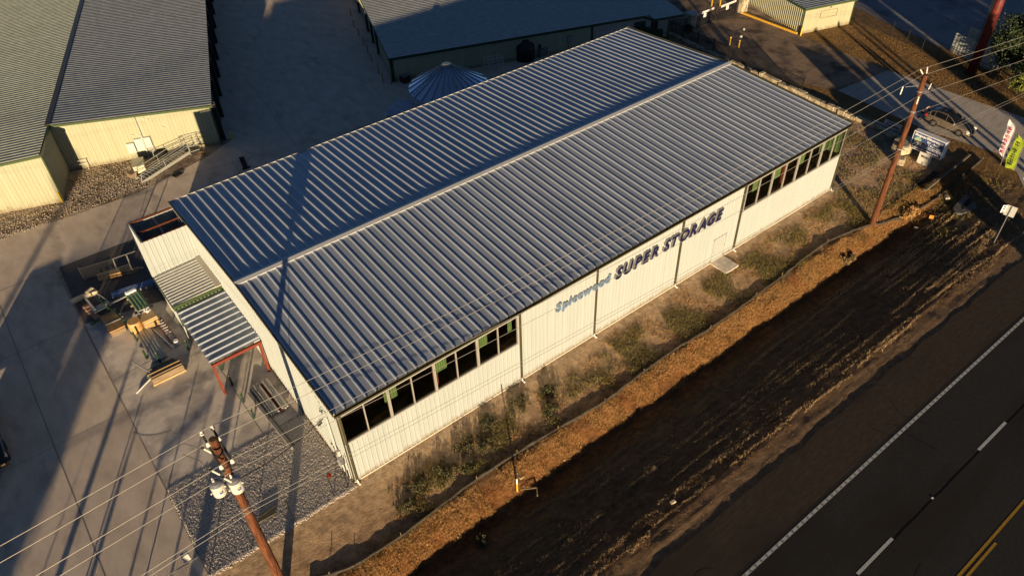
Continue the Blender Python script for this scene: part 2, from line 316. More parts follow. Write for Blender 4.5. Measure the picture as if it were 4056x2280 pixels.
# ================================================================== SETTING
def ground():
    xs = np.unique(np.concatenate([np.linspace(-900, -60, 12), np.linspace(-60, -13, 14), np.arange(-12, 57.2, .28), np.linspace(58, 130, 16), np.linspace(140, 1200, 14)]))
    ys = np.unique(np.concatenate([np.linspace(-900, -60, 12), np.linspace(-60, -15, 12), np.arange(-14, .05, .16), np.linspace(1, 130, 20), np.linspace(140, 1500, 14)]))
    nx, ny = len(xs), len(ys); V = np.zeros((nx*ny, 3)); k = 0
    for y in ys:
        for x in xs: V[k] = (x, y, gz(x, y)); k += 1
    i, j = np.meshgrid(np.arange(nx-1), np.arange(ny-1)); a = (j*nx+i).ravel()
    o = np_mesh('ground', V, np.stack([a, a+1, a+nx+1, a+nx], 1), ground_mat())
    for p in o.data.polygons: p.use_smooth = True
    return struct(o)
def ground_mat():
    M = bpy.data.materials.new('bare_ground'); M.use_nodes = True; N = M.node_tree.nodes; L = M.node_tree.links; b = N['Principled BSDF']; b.inputs['Roughness'].default_value = .95; b.inputs['Specular IOR Level'].default_value = .1
    geo = N.new('ShaderNodeNewGeometry'); sp = N.new('ShaderNodeSeparateXYZ'); L.new(geo.outputs['Position'], sp.inputs[0])
    def nz(s, d=5, st=None):
        t = N.new('ShaderNodeTexNoise'); t.inputs['Scale'].default_value = s; t.inputs['Detail'].default_value = d; t.inputs['Roughness'].default_value = .65
        if st: mp = N.new('ShaderNodeMapping'); mp.inputs['Scale'].default_value = st; L.new(geo.outputs['Position'], mp.inputs[0]); L.new(mp.outputs[0], t.inputs[0])
        else: L.new(geo.outputs['Position'], t.inputs[0])
        return t.outputs[0]
    def math_(op, a, b_):
        q = N.new('ShaderNodeMath'); q.operation = op
        for i, v in enumerate((a, b_)):
            if isinstance(v, (int, float)): q.inputs[i].default_value = v
            else: L.new(v, q.inputs[i])
        return q.outputs[0]
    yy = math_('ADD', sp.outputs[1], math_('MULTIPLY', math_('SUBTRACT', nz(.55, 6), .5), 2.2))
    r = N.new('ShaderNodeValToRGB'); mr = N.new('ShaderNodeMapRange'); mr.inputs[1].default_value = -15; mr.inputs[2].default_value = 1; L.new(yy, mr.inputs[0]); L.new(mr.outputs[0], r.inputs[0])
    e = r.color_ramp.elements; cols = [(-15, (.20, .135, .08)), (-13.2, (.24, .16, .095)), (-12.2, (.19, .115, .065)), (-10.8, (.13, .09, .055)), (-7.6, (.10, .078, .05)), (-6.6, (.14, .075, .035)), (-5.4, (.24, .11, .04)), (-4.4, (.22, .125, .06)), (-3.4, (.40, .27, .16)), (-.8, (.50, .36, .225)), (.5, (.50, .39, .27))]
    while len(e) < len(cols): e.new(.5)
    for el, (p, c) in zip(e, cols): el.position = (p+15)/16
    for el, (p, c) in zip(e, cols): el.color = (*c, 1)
    m1 = N.new('ShaderNodeMix'); m1.data_type = 'RGBA'; m1.blend_type = 'MULTIPLY'; m1.inputs[0].default_value = 1
    r2 = N.new('ShaderNodeValToRGB'); r2.color_ramp.elements[0].position = .3; r2.color_ramp.elements[1].position = .7; r2.color_ramp.elements[0].color = (.55, .52, .5, 1); r2.color_ramp.elements[1].color = (1.35, 1.3, 1.25, 1)
    L.new(nz(2.2, 9), r2.inputs[0]); L.new(r.outputs[0], m1.inputs[6]); L.new(r2.outputs[0], m1.inputs[7])
    # far side of the lot: brown turf east of x = 56
    m2 = N.new('ShaderNodeMix'); m2.data_type = 'RGBA'; r3 = N.new('ShaderNodeMapRange'); r3.inputs[1].default_value = 54; r3.inputs[2].default_value = 57; L.new(sp.outputs[0], r3.inputs[0]); L.new(r3.outputs[0], m2.inputs[0])
    r4 = N.new('ShaderNodeValToRGB'); r4.color_ramp.elements[0].position = .35; r4.color_ramp.elements[1].position = .65; r4.color_ramp.elements[0].color = (.15, .095, .04, 1); r4.color_ramp.elements[1].color = (.30, .18, .075, 1); L.new(nz(1.3, 8), r4.inputs[0])
    L.new(m1.outputs[2], m2.inputs[6]); L.new(r4.outputs[0], m2.inputs[7]); L.new(m2.outputs[2], b.inputs[0])
    bp = N.new('ShaderNodeBump'); bp.inputs['Distance'].default_value = .10
    hsum = math_('ADD', math_('MULTIPLY', nz(5, 9, (.6, 1.4, 1)), .9), math_('MULTIPLY', nz(30, 5), .7)); L.new(hsum, bp.inputs['Height']); L.new(bp.outputs[0], b.inputs['Normal'])
    return M
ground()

# road
sheet('road', [(-80, -45), (160, -45), (160, -14.05), (60, -14.0), (-80, -14.0)], .006, asph)
edge = [(-80, -13.95)]; x = -79
while x < 158:
    edge.append((x, -13.95 + .22*noise.noise((x*.55, 0, 3)) + .08*noise.noise((x*2.4, 1, 3)))); x += .35
sheet('road_shoulder', [(-80, -16.6), (158, -16.6)] + edge[::-1], .010, shoulder_m)
def mark(x0, x1, y, wd, M_): return sheet('road_marking', [(x0, y-wd/2), (x1, y-wd/2), (x1, y+wd/2), (x0, y+wd/2)], .014, M_)
mark(-80, 158, -16.92, .17, paintw)
gr = MB(); x = -5.0       # rumble grooves milled through the edge line
while x < 70: gr.add([(x, -17.02, .017), (x+.13, -17.02, .017), (x+.13, -16.82, .017), (x, -16.82, .017)], [(0, 1, 2, 3)]); x += .42
struct(gr.build('rumble_strip', mat('dirty_groove', (.16, .16, .15), (.30, .30, .28), sc=14)))
for k in range(-6, 12): mark(16.6+11.6*k, 19.65+11.6*k, -20.3, .16, paintw)
mark(-80, 158, -23.40, .13, painty); mark(-80, 23.4, -23.66, .13, painty)
jt = []; x = 14
while x < 45: jt.append((x, -20.38+.05*noise.noise((x*.8, 0, 7)))); x += .5
sheet('road_joint', [(a, b_-.03) for a, b_ in jt] + [(a, b_+.03) for a, b_ in jt[::-1]], .0125, mat('joint_tar', (.006, .006, .006)))
cr = MB()
for k in range(16):
    x0, y0 = RNG.uniform(0, 50), RNG.uniform(-23, -14.5); a = RNG.choice([0, PI/2]) + RNG.normal(0, .3); q = (x0, y0)
    for j in range(int(RNG.uniform(5, 16))):
        a += RNG.normal(0, .35); p = (q[0]+.28*math.cos(a), q[1]+.28*math.sin(a)); n = (-.012*math.sin(a), .012*math.cos(a)); cr.add([(q[0]-n[0], q[1]-n[1], .0132), (p[0]-n[0], p[1]-n[1], .0132), (p[0]+n[0], p[1]+n[1], .0132), (q[0]+n[0], q[1]+n[1], .0132)], [(0, 1, 2, 3)]); q = p
struct(cr.build('road_cracks', mat('crack_tar', (.008, .007, .006))))
rf = MB(); rf.box((23.38, -20.33, .02), (.10, .10, .025)); tag(rf.build('road_stud', signwhite), 'tiny white reflector stud beside the dark joint in the road', 'road stud')

# yard, slabs, gravel, drive
sheet('yard', [(-80, 0.0), (-8.45, 0.0), (-8.45, 30.6), (-3.2, 30.6), (-3.2, 23.9), (47.5, 23.9), (47.5, 31.2), (60, 31.2), (62, 45), (60, 140), (-80, 140)], .004, concrete)
sheet('entry_slab', [(-8.42, 5.75), (-3.1, 6.25), (-.05, 6.45), (-.05, 24), (-3.1, 24), (-3.2, 22.2), (-4.76, 22.39), (-8.35, 23.15)], .008, slabc)
sheet('dirt_patch', [(-8.35, 23.15), (-4.76, 22.39), (-3.1, 22.0), (-2.7, 30.8), (-8.17, 30.94)], .012, patch_m)
sheet('gravel_pad', [(-8.35, -.35), (-.02, -.3), (-.02, 6.45), (-3.1, 6.28), (-7.9, 5.95), (-8.5, 5.5)], .016, gravel)
gb = [(-60, 50), (-20, 43), (-10.8, 38.4), (-6.26, 37.35), (-.28, 37.2), (6.34, 38.9), (9.6, 40.5), (8.5, 41.2), (-4, 45.3), (-5.6, 40.5), (-20, 45.9), (-60, 60)]
sheet('gravel_strip', gb, .012, gravel_dark)
sheet('driveway', [(59.0, 9.5), (58.6, 4), (58.3, 0), (59.2, -6), (57.6, -8.3), (53.5, -11.5), (50, -13.9), (76, -13.9), (70, -11), (67.6, -8), (66.9, -4.5), (66.7, 2), (66.5, 8.7)], .012, driveconc)
sheet('asphalt_lane', [(56.9, 31), (57.0, 22), (57.3, 14), (59.0, 9.5), (66.5, 8.7), (66.9, 15), (67.1, 20.2), (67.1, 28.4), (66.9, 60), (58, 60)], .008, lane_m)
sheet('gravel_lot', [(76.2, -2), (75.3, 7), (76.5, 13), (78.4, 20.3), (84, 60), (190, 60), (190, -14), (84, -14)], .006, lot_m)
sheet('gravel_bed', [(67.25, 28.3), (67.2, 20.3), (70.3, 28.3), (73, 36), (67.3, 36)], .013, gravel_dark)
def joint(a, b_, z=.013, wd=.035, M_=None):
    a = Vector((*a, 0)); b_ = Vector((*b_, 0)); d = (b_-a).normalized(); n = Vector((-d.y, d.x, 0))*wd/2
    return sheet('slab_joint', [(a-n)[:2], (b_-n)[:2], (b_+n)[:2], (a+n)[:2]], z, M_ or mat('joint_dark', (.24, .205, .17)))
joint((-12.6, 0.5), (-12.6, 38)); joint((-80, 23.19), (-8.5, 23.19)); joint((-8.46, 0), (-8.40, 23.1), .0145); joint((-2.62, 6.3), (-2.6, 16.8)); joint((-8.4, 16.5), (-3.2, 16.9)); joint((-80, 30.9), (-8.2, 30.9))
joint((-80, 13.4), (-8.5, 13.4), wd=.02); joint((-8.45, 15.0), (-3.0, 15.4), wd=.02)
joint((3.9, 31), (10.2, 37)); joint((12, 24), (24, 118)); joint((3, 37.3), (30, 32.5)); joint((-2.6, 31), (.5, 37.2)); joint((6, 24), (8, 37)); joint((58.9, 9.55), (66.5, 8.72), .016, .06, mat('pale_joint', (.4, .37, .32))); joint((60.3, 24.2), (66.9, 22.2), .016, .06)
joint((63, 8.9), (62.5, -10), .016, .03); joint((58.4, 1), (66.7, .2), .016, .03); joint((59.2, -5.5), (66.9, -6.2), .016, .03)
# dark tyre scuffs on the slabs
sc = MB()
for (cx, cy, r_, a0, a1) in ((-6.5, 12.5, 2.4, 3.6, 4.6), (12, 37, 7, 3.4, 4.4), (16, 40, 7, 3.2, 4.2)):
    for k in range(18):
        t0 = a0+(a1-a0)*k/18; t1 = a0+(a1-a0)*(k+1)/18
        sc.add([(cx+q*math.cos(t), cy+q*math.sin(t), .0155) for q, t in ((r_-.05, t0), (r_+.05, t0), (r_+.05, t1), (r_-.05, t1))], [(0, 1, 2, 3)])
struct(sc.build('tyre_marks', mat('scuff', (.42, .37, .31), (.55, .48, .41), sc=5, rough=.8)))

# grass
blades('dry_grass', scatter(22000, -3.5, 50, -6.0, -4.25, .6, -.2, 1), .13, .020, 4, grass_dry, lean=.9, label='dry golden grass on the sunlit bank beside the silt fence')
blades('rust_grass', scatter(9000, -3, 50, -6.6, -4.5, .8, 0, 2), .10, .020, 4, grass_rust, lean=.9, label='reddish dead grass on the bank and its lower edge')
blades('bank_green', scatter(1500, -3, 52, -7.2, -4.4, .9, .25, 22), .15, .022, 4, grass_green, lean=.7, label='few green grass tufts along the foot of the sunlit bank')
rows = []
for k in range(120):
    y0 = RNG.uniform(-12.8, -7.0); x0 = RNG.uniform(-4, 46); L_ = RNG.uniform(1.5, 8); n_ = int(L_*26); sl_ = RNG.normal(0, .012)
    for t in np.linspace(0, L_, n_): rows.append((x0+t, y0+t*sl_+RNG.normal(0, .05)+.12*noise.noise((t*.4, y0, 0))))
blades('lit_streak_rows', [q for q in rows if q[0] < 55], .10, .022, 3, mat('lit_streak_grass', (.42, .29, .15), (.62, .46, .26), sc=4, rough=.9), lean=.9, label='mown grass streaks on the shaded verge, coloured pale to stand for sunlit tips')  # pale colour stands in for sun catching the grass tips
blades('mown_grass', [(a, b_) for a, b_ in scatter(12000, -2, 56, -13.0, -6.4, .6, -.2, 3) if noise.noise((a*.1, b_*2.6, 14)) > -.1], .07, .04, 3, grass_brown, label='short brown mown grass of the shaded road verge')
blades('olive_grass', scatter(5200, 18, 43.5, -4.2, -1.1, .45, .05, 4) + scatter(2200, 1, 18, -4.0, -1.6, .6, .12, 5) + scatter(3600, 43.5, 55, -9, 5, .45, .0, 6), .17, .03, 4, grass_green, label='patchy olive green grass between the white building and the bank')
blades('straw_grass', scatter(4200, 18, 43.5, -4.4, -.6, .5, .02, 8) + scatter(2600, 0, 18, -4.3, -1.4, .7, .1, 9) + scatter(3600, 43.5, 55, -8, 5, .5, 0, 10), .09, .03, 3, grass_dry, lean=.8, label='thin straw coloured grass in front of the white building')
blades('turf', [(a, b_) for a, b_ in scatter(9000, 55.3, 75, -9, 18.8, .35, -.2, 11) if not (56.8 < a < 66.9+max(0, (-4-b_)*.5)) or (a < 59 and b_ < 12)], .055, .03, 4, mat('rust_turf', (.17, .10, .04), (.30, .18, .075), sc=1.2, rough=.9), zf=lambda a, b_: 0, label='dry brown turf on both sides of the driveway')
blades('turf_gold', [(a, b_) for a, b_ in scatter(6500, 66.6, 74, -3, 18, .5, .0, 12)], .06, .03, 4, mat('gold_turf', (.20, .115, .04), (.33, .20, .08), sc=3), zf=lambda a, b_: 0, label='golden patches of dry turf behind the driveway')
# loose white pebbles: the bright rim of the gravel pad and strays along the wall
def pebbles(name, pts, r0, M_, label, z=.015):
    V = []; Fc = []; k = 0
    for x, y in pts:
        r_ = r0*random.uniform(.5, 1.3); a = random.uniform(0, PI); base = [(math.cos(a+q*PI/2)*r_*random.uniform(.7, 1.2), math.sin(a+q*PI/2)*r_*random.uniform(.7, 1.2)) for q in range(4)]
        zz = gz(x, y)+z; V += [(x+p, y+q, zz-.01) for p, q in base] + [(x+random.uniform(-.3, .3)*r_, y+random.uniform(-.3, .3)*r_, zz+r_*random.uniform(.6, 1.1))]
        Fc += [(k, k+1, k+4), (k+1, k+2, k+4), (k+2, k+3, k+4), (k+3, k, k+4)]; k += 5
    return tag(np_mesh(name, np.array(V), np.array(Fc), M_), label, 'gravel', kind='stuff')
peb = mat('pebble_white', (.64, .55, .45), (.86, .77, .65), sc=9, rough=.8)
pebbles('pebbles', [(RNG.uniform(-8.5, -.1), -.22+.07*RNG.normal()+.05*math.sin(k*.01)) for k in range(1500)] + [(RNG.uniform(-8.4, -.1), RNG.uniform(-.3, 6.2)) for k in range(36000)], .050, peb, 'loose white pebbles on the gravel pad beside the gable wall')
pebbles('strip_gravel', [(RNG.uniform(-12, 9), 0) for k in range(0)] + [(a, 37.6 + .15*a*0 + RNG.uniform(0, 7)) for a in RNG.uniform(-12, 1, 2500)], .07, mat('pebble_brown', (.42, .33, .23), (.60, .50, .37), sc=5), 'coarse brown gravel in front of the cream building')
pebbles('wall_gravel', [(RNG.uniform(.3, 16), -.18-abs(RNG.normal(0, .25))) for k in range(900)], .025, mat('pebble_grey', (.30, .27, .22), (.45, .41, .35), sc=9), 'scattered pale stones along the foot of the white wall', 0)

pebbles('verge_litter', [q for q in scatter(2600, -2, 55, -13.9, -6.4, .7, -.1, 41)], .022, mat('clod', (.22, .15, .09), (.40, .30, .19), sc=6), 'small clods and stones scattered over the shaded verge', 0)
pebbles('shoulder_stones', [(RNG.uniform(-2, 56), -13.95+abs(RNG.normal(0, .55))) for k in range(2600)], .02, mat('pebble_tan', (.34, .27, .19), (.52, .43, .32), sc=6), 'fine tan stones along the crumbling edge of the pavement', 0)
# ================================================================== MAIN WAREHOUSE
LX, WY, EZ, RZ = 43.83, 23.825, 6.05, 6.68
BG = thing('warehouse', 'long white steel storage building with a silvery ribbed gable roof and dark trim', 'building', (0, 0, 0))
WPRO = [(0, .032), (.055, .032), (.085, 0), (.145, 0), (.155, .008), (.175, .008), (.185, 0), (.235, 0), (.2449, 0), (.275, .032)]
PITCHW = .305
WPRO = [(0, 0), (.03, .032), (.085, .032), (.115, 0), (.165, 0), (.175, .009), (.19, .009), (.20, 0), (.245, 0), (.255, .009), (.27, .009), (.28, 0)]
SILL, HEAD = 3.36, 5.60
wb = MB()
def fw(x0, x1, z0, z1): wb.ribbed((x0, 0, z0), (1, 0, 0), x1-x0, (0, 0, 1), z1-z0, (0, -1, 0), PITCHW, WPRO, phase=-(x0 % PITCHW))
DX0, DX1 = 29.30, 30.55
fw(0, 11.62, 0, SILL); fw(0, 11.62, HEAD, EZ); fw(11.62, DX0, 0, EZ-.02); fw(DX0, DX1, 2.14, EZ-.02); fw(DX1, 31.98, 0, EZ-.02); fw(31.98, LX, 0, SILL); fw(31.98, LX, HEAD, EZ)
wb.build('front_wall', white_wall, BG)
gt = lambda q: EZ + (RZ-EZ)*(1-abs(q-WY/2)/(WY/2)) - .03
gw = MB(); gw.ribbed((0, WY, 0), (0, -1, 0), WY, (0, 0, 1), 1, (-1, 0, 0), PITCHW, WPRO, topf=gt); gw.build('gable_wall', white_wall, BG)
gw = MB(); gw.ribbed((LX, 0, 0), (0, 1, 0), WY, (0, 0, 1), 1, (1, 0, 0), PITCHW, WPRO, topf=gt); gw.build('gable_wall', white_wall, BG)
gw = MB(); gw.ribbed((LX, WY, 0), (-1, 0, 0), LX, (0, 0, 1), EZ, (0, 1, 0), PITCHW, WPRO); gw.build('rear_wall', white_wall, BG)
# roof: trapezoid ribs every 0.61 m
RH = .060
RPRO = [(0, 0), (.06, RH), (.105, RH), (.165, 0), (.38, 0), (.385, .003), (.395, .003), (.40, 0)]
OV = .176
for sgn, nm in ((-1, 'front_roof_slope'), (1, 'rear_roof_slope')):
    y_e = -.12 if sgn < 0 else WY+.12; rb = MB(); Bv = Vector((0, -sgn*(WY/2+.12), RZ-EZ+.005)); ln = Bv.length
    rb.ribbed((-OV, y_e, EZ), (1, 0, 0), LX+2*OV, Bv, ln, Bv.cross(Vector((1, 0, 0)))*(1 if sgn > 0 else -1), .61, RPRO)
    o = rb.build(nm, galv, BG)
    # closures under the rib ends
rc = MB(); rc.add([(-OV-.02, WY/2-.28, RZ+.075), (LX+OV+.02, WY/2-.28, RZ+.075), (LX+OV+.02, WY/2, RZ+.135), (-OV-.02, WY/2, RZ+.135), (LX+OV+.02, WY/2+.28, RZ+.075), (-OV-.02, WY/2+.28, RZ+.075),
    (-OV-.02, WY/2-.28, RZ-.0), (LX+OV+.02, WY/2-.28, RZ-.0), (LX+OV+.02, WY/2+.28, RZ-.0), (-OV-.02, WY/2+.28, RZ-.0)], [(0, 1, 2, 3), (3, 2, 4, 5), (6, 7, 1, 0), (5, 4, 8, 9), (6, 0, 3, 5, 9), (7, 8, 4, 2, 1)])
rc.build('ridge_cap', mat('ridge_flashing', (.42, .43, .43), (.47, .48, .48), sc=3, rough=.5, metal=.15), BG)
# white butts under the rear rib ends
rb = MB(); rb.bb((-OV, WY+.108, EZ-.06), (LX+OV, WY+.122, EZ+.062)); rb.build('rear_eave_trim', mat('eave_white', (.44, .44, .40)), BG)
for x0 in (-OV-.035, LX+OV-.005):      # dark rake boards, both gables
    tb = MB()
    for a, b_ in (((x0, -.14, EZ-.09), (x0, WY/2, RZ-.085)), ((x0, WY/2, RZ-.085), (x0, WY+.14, EZ-.09))):
        a = Vector(a); b_ = Vector(b_); tb.add([a, b_, b_+Vector((0, 0, .20)), a+Vector((0, 0, .20)), a+Vector((.05, 0, 0)), b_+Vector((.05, 0, 0)), b_+Vector((.05, 0, .20)), a+Vector((.05, 0, .20))], [(0, 3, 2, 1), (4, 5, 6, 7), (3, 7, 6, 2), (0, 1, 5, 4), (0, 4, 7, 3), (1, 2, 6, 5)])
    tb.build('rake_trim', olive, BG)
gb_ = MB(); gb_.add([(-OV, -.13, EZ-.02), (LX+OV, -.13, EZ-.02), (LX+OV, -.13, EZ-.17), (-OV, -.13, EZ-.17), (-OV, -.24, EZ-.19), (LX+OV, -.24, EZ-.19), (LX+OV, -.27, EZ-.035), (-OV, -.27, EZ-.035), (LX+OV, -.255, EZ-.035), (-OV, -.255, EZ-.035), (LX+OV, -.225, EZ-.17), (-OV, -.225, EZ-.17)],
    [(0, 1, 2, 3), (3, 2, 5, 4), (4, 5, 6, 7), (7, 6, 8, 9), (9, 8, 10, 11), (11, 10, 2, 3)]).add([(-OV, -.03, EZ-.14), (LX+OV, -.03, EZ-.14), (LX+OV, -.13, EZ-.16), (-OV, -.13, EZ-.16)], [(0, 1, 2, 3)])
gb_.build('gutter', olive, BG)
for x in (.10, 11.74, 17.80, 25.47, 31.74, LX-.07):
    d = MB(); d.bb((x-.05, -.145, .14), (x+.05, -.04, EZ-.17)); dp = d.build('downspout', olive, BG)
    b = MB(); b.tube([(x, -.10, .30), (x, -.10, .14), (x+.01, -.17, .06), (x+.03, -.34, .03)], .055, 8); b.build('drain_elbow', signwhite, dp)
for x in (-.02, LX+.02): b = MB(); b.bb((x-.03, -.045, 0), (x+.03, .05, EZ-.05)); b.build('corner_trim', olive, BG)
b = MB(); b.bb((-.06, -.05, 0), (LX+.06, -.034, .10)); b.build('base_trim', mat('base_channel', (.5, .46, .36)), BG)
# window bands
def window_unit(x0, x1):
    f = MB(); y0, y1 = -.05, .06; xm = (x0+x1)/2
    f.bb((x0, y0, SILL), (x0+.07, y1, HEAD)); f.bb((x1-.07, y0, SILL), (x1, y1, HEAD)); f.bb((xm-.03, y0+.005, SILL), (xm+.03, y1, HEAD))
    f.bb((x0+.07, y0, SILL), (x1-.07, y1+.03, SILL+.06)); f.bb((x0+.07, y0, HEAD-.05), (x1-.07, y1, HEAD))
    o = f.build('window', alum, BG)
    for a, b_ in ((x0+.07, xm-.03), (xm+.03, x1-.07)): g = MB(); g.add([(a, .01, SILL+.06), (b_, .01, SILL+.06), (b_, .01, HEAD-.05), (a, .01, HEAD-.05)], [(0, 1, 2, 3)]); g.build('pane', glass, o)
for k in range(4):
    window_unit(.04+2.895*k, .04+2.895*(k+1)-.01); window_unit(32.0+2.95*k, 32.0+2.95*(k+1)-.01)
for x0, x1 in ((0, 11.62), (31.98, LX)):
    b = MB(); b.bb((x0, -.062, SILL-.07), (x1, -.03, SILL)); b.build('window_sill', white_wall, BG); b = MB(); b.bb((x0, -.055, HEAD), (x1, -.034, HEAD+.06)); b.build('window_head', white_wall, BG)
# door and slab
b = MB(); b.bb((DX0, -.02, .02), (DX1, .03, 2.14)); dr = b.build('door', mat('door_white', (.38, .405, .39), rough=.4), BG)
b = MB(); b.bb((DX0-.05, -.06, 0), (DX0, .03, 2.19)); b.bb((DX1, -.06, 0), (DX1+.05, .03, 2.19)); b.bb((DX0-.05, -.06, 2.14), (DX1+.05, .03, 2.19)); b.build('door_frame', white_wall, dr)
b = MB(); b.tube([(DX0+.12, -.02, 1.0), (DX0+.12, -.08, 1.0)], .03, 8); b.build('handle', chrome, dr)

for z in (.3, 1.1, 1.9): b = MB(); b.bb((DX1-.02, -.075, z), (DX1+.02, -.06, z+.1)); b.build('hinge', chrome, dr)
# inside: floor, green panels and insulation seen through the glass
b = MB(); b.bb((.1, .1, .01), (LX-.1, WY-.1, .03)); b.build('floor', soil_in, BG)
GP = [(0, 0), (.03, .03), (.09, .03), (.12, 0)]
b = MB(); b.ribbed((LX-.12, WY-.2, .1), (0, -1, 0), WY-.4, (0, 0, 1), 5.8, (-1, 0, 0), .3, GP); b.build('inner_wall_panel', green_in, BG)
for x in (2.75, 5.95, 8.75, 11.0, 32.9, 35.3, 38.1, 40.7):
    b = MB(); wd_ = .78 if x != 11.0 else .3; b.ribbed((x, .16, 4.55), (1, 0, 0), wd_, (0, 0, 1), 1.35, (0, -1, 0), .155, [(0, 0), (.03, .025), (.07, .025), (.10, 0)]); b.build('hanging_panel', green_in, BG)
b = MB(); b.bb((.2, .5, 4.95), (11.5, .56, 5.85)); b.bb((32.1, .5, 4.95), (43.5, .56, 5.85))
b.build('wall_insulation', mat('shaded_green', (.008, .035, .015), (.012, .05, .022), sc=3), BG)  # darker copy of the green lining, shade put into its colour
b = MB()
for x in np.arange(6.1, 43, 6.2): b.bb((x-.1, .35, 0), (x+.1, .6, 5.9)); b.bb((x-.1, .35, 5.55), (x+.1, 23.4, 5.85))
b.build('steel_frame', red_iron, BG)
# sign letters
SG = thing('wall_sign', 'channel letters reading Spicewood SUPER STORAGE on the front of the white building', 'sign', (22, -.05, 4.4))
def run_letters(word, *a, **kw):
    _tv = text_verts
    def letters2(word, x0, x1, base, cap, M_f, M_r, italic, bold, depth, drop=0.0, gap=.055, space=.30, inset=.018):
        items = []
        for ch in word:
            if ch == ' ': items.append((ch, None, None, 0, space)); continue
            vs, fs = _tv(ch, 1.0, 1.0, bold, italic); xs_ = [v.x for v in vs]; items.append((ch, vs, fs, min(xs_), max(xs_)-min(xs_)))
        tot = sum(i[4] for i in items)+gap*(len(items)-1); k = (x1-x0)/tot; kz = cap/.70; x = x0
        for ch, vs, fs, xa, wdt in items:
            if vs is not None:
                zb = base + drop*(x-x0)/(x1-x0)
                body = MB(); body.add([(x+(v.x-xa)*k, -.04-(v.z+.5)*depth, zb+v.y*kz) for v in vs], [f[::-1] for f in fs]); bo = body.build('letter', M_r, SG)
                v2, f2 = _tv(ch, 1.0, 1.0, bold-inset, italic)
                face = MB(); face.add([(x+(v.x-xa)*k, -.04-depth-.004-(v.z+.5)*.012, zb+v.y*kz) for v in v2], [f[::-1] for f in f2]); face.build('letter_face', M_f, bo)
            x += (wdt+gap)*k
    letters2(word, *a, **kw)
run_letters('SUPER STORAGE', 19.32, 29.50, 4.12, .82, navy, mat('letter_return_grey', (.22, .215, .20), rough=.4, metal=.3), .22, .050, .13, drop=-.03, inset=.010)
run_letters('Spicewood', 14.45, 18.95, 4.20, .60, lblue, mat('letter_return_blue', (.24, .27, .31), rough=.35, metal=.3), .18, .030, .10, gap=.07, inset=.012)
# white slab at the door
b = MB(); b.flat([(29.27, -1.48), (30.68, -1.48), (30.68, -.06), (29.27, -.06)], -.2, .06); tag(b.build('door_slab', slabc, bevel=.01), 'square pale concrete slab at the white door', 'doorstep')
# electrical service on the gable
ES = thing('electric_service', 'grey meter box and tall conduit on the near corner of the white gable wall', 'electric meter', (-.08, 1.4, 0))
b = MB(); b.tube([(-.14, 1.30, 1.2), (-.14, 1.35, 4.35), (-.20, 1.36, 4.52), (-.30, 1.36, 4.50)], .045, 8); b.build('conduit', elec, ES)
b = MB(); b.bb((-.20, 1.05, .95), (-.04, 1.5, 1.75)); bo = b.build('meter_box', elec, ES, bevel=.01)
b = MB(); b.tube([(-.20, 1.28, 1.5), (-.31, 1.28, 1.5)], .10, 12); b.build('meter_dial', mat('meter_glass', (.08, .07, .06), rough=.1), bo)
b = MB(); b.bb((-.32, .45, .75), (-.04, 1.0, 1.35)); b.build('disconnect_box', elec, ES, bevel=.01)
b = MB(); b.bb((-.16, .58, 0), (-.08, .66, .75)); b.bb((-.14, 1.22, 0), (-.08, 1.28, .95)); b.tube([(-.1, .3, .1), (-.1, .3, 2.2)], .03, 6); b.build('riser_pipes', elec, ES)
for k in range(4):
    b = MB(); pts = [(-.28-.06*k, 1.36+.05*k, 4.48), (-.42-.05*k, 1.5-.1*k, 4.22), (-.38-.06*k, 1.62+.04*k, 4.0-.07*k), (-.5-.05*k, 1.5, 4.35)]; b.tube(pts, .014, 5); b.tube([pts[2], (pts[2][0], pts[2][1], pts[2][2]-.12)], .035, 6); b.build('drip_loop', cable_m, ES)

# ================================================================== ANNEXES AT THE GABLE
AX, AY0, AY1, AZ = -3.10, 21.05, 23.83, 5.70
AN = thing('roofless_annex', 'tall white unroofed annex with open top and red iron beams at the building corner', 'annex', (-1.5, 22.4, 0))
b = MB(); b.ribbed((AX, AY0, 0), (1, 0, 0), -AX-.04, (0, 0, 1), AZ, (0, -1, 0), PITCHW, WPRO); b.build('front_wall', white_wall, AN)
b = MB(); b.ribbed((AX, AY1, 0), (0, -1, 0), AY1-AY0, (0, 0, 1), AZ, (-1, 0, 0), PITCHW, WPRO); b.build('side_wall', white_wall, AN)
b = MB(); b.ribbed((-.04, AY1, 0), (-1, 0, 0), -AX-.04, (0, 0, 1), AZ-.12, (0, 1, 0), PITCHW, WPRO); b.build('rear_wall', white_wall, AN)
b = MB(); b.bb((AX-.045, AY0-.04, 0), (AX+.03, AY0+.02, AZ)); b.bb((AX-.04, AY0-.02, AZ-.01), (AX+.05, AY1, AZ+.03)); b.build('corner_trim', white_wall, AN)
b = MB(); b.bb((AX+.08, AY0+.03, AZ-.12), (-.06, AY0+.12, AZ+.02)); b.bb((AX+.05, 22.35, AZ-.15), (-.06, 22.43, AZ-.02)); b.bb((AX-.02, AY1-.1, AZ-.08), (-.06, AY1, AZ+.05)); b.build('roof_beams', mat('rusty_beam', (.06, .02, .012), (.11, .035, .02), sc=6), AN)
b = MB(); b.bb((AX+.1, 21.4, AZ-.22), (AX+.16, 23.7, AZ-.12)); b.bb((-1.6, AY0+.15, AZ-.35), (-1.48, AY1-.1, AZ-.2)); b.bb((-1.2, 21.2, AZ-1.6), (-1.12, 23.7, AZ-1.5)); b.build('purlins', grey_m, AN)
b = MB()
for k in range(9): b.bb((-.225, 21.35+.27*k, EZ+.02-.0-.18+ .012*k*0), (-.205, 21.47+.27*k, EZ-.09))
b.build('screw_plates', white_wall, AN)

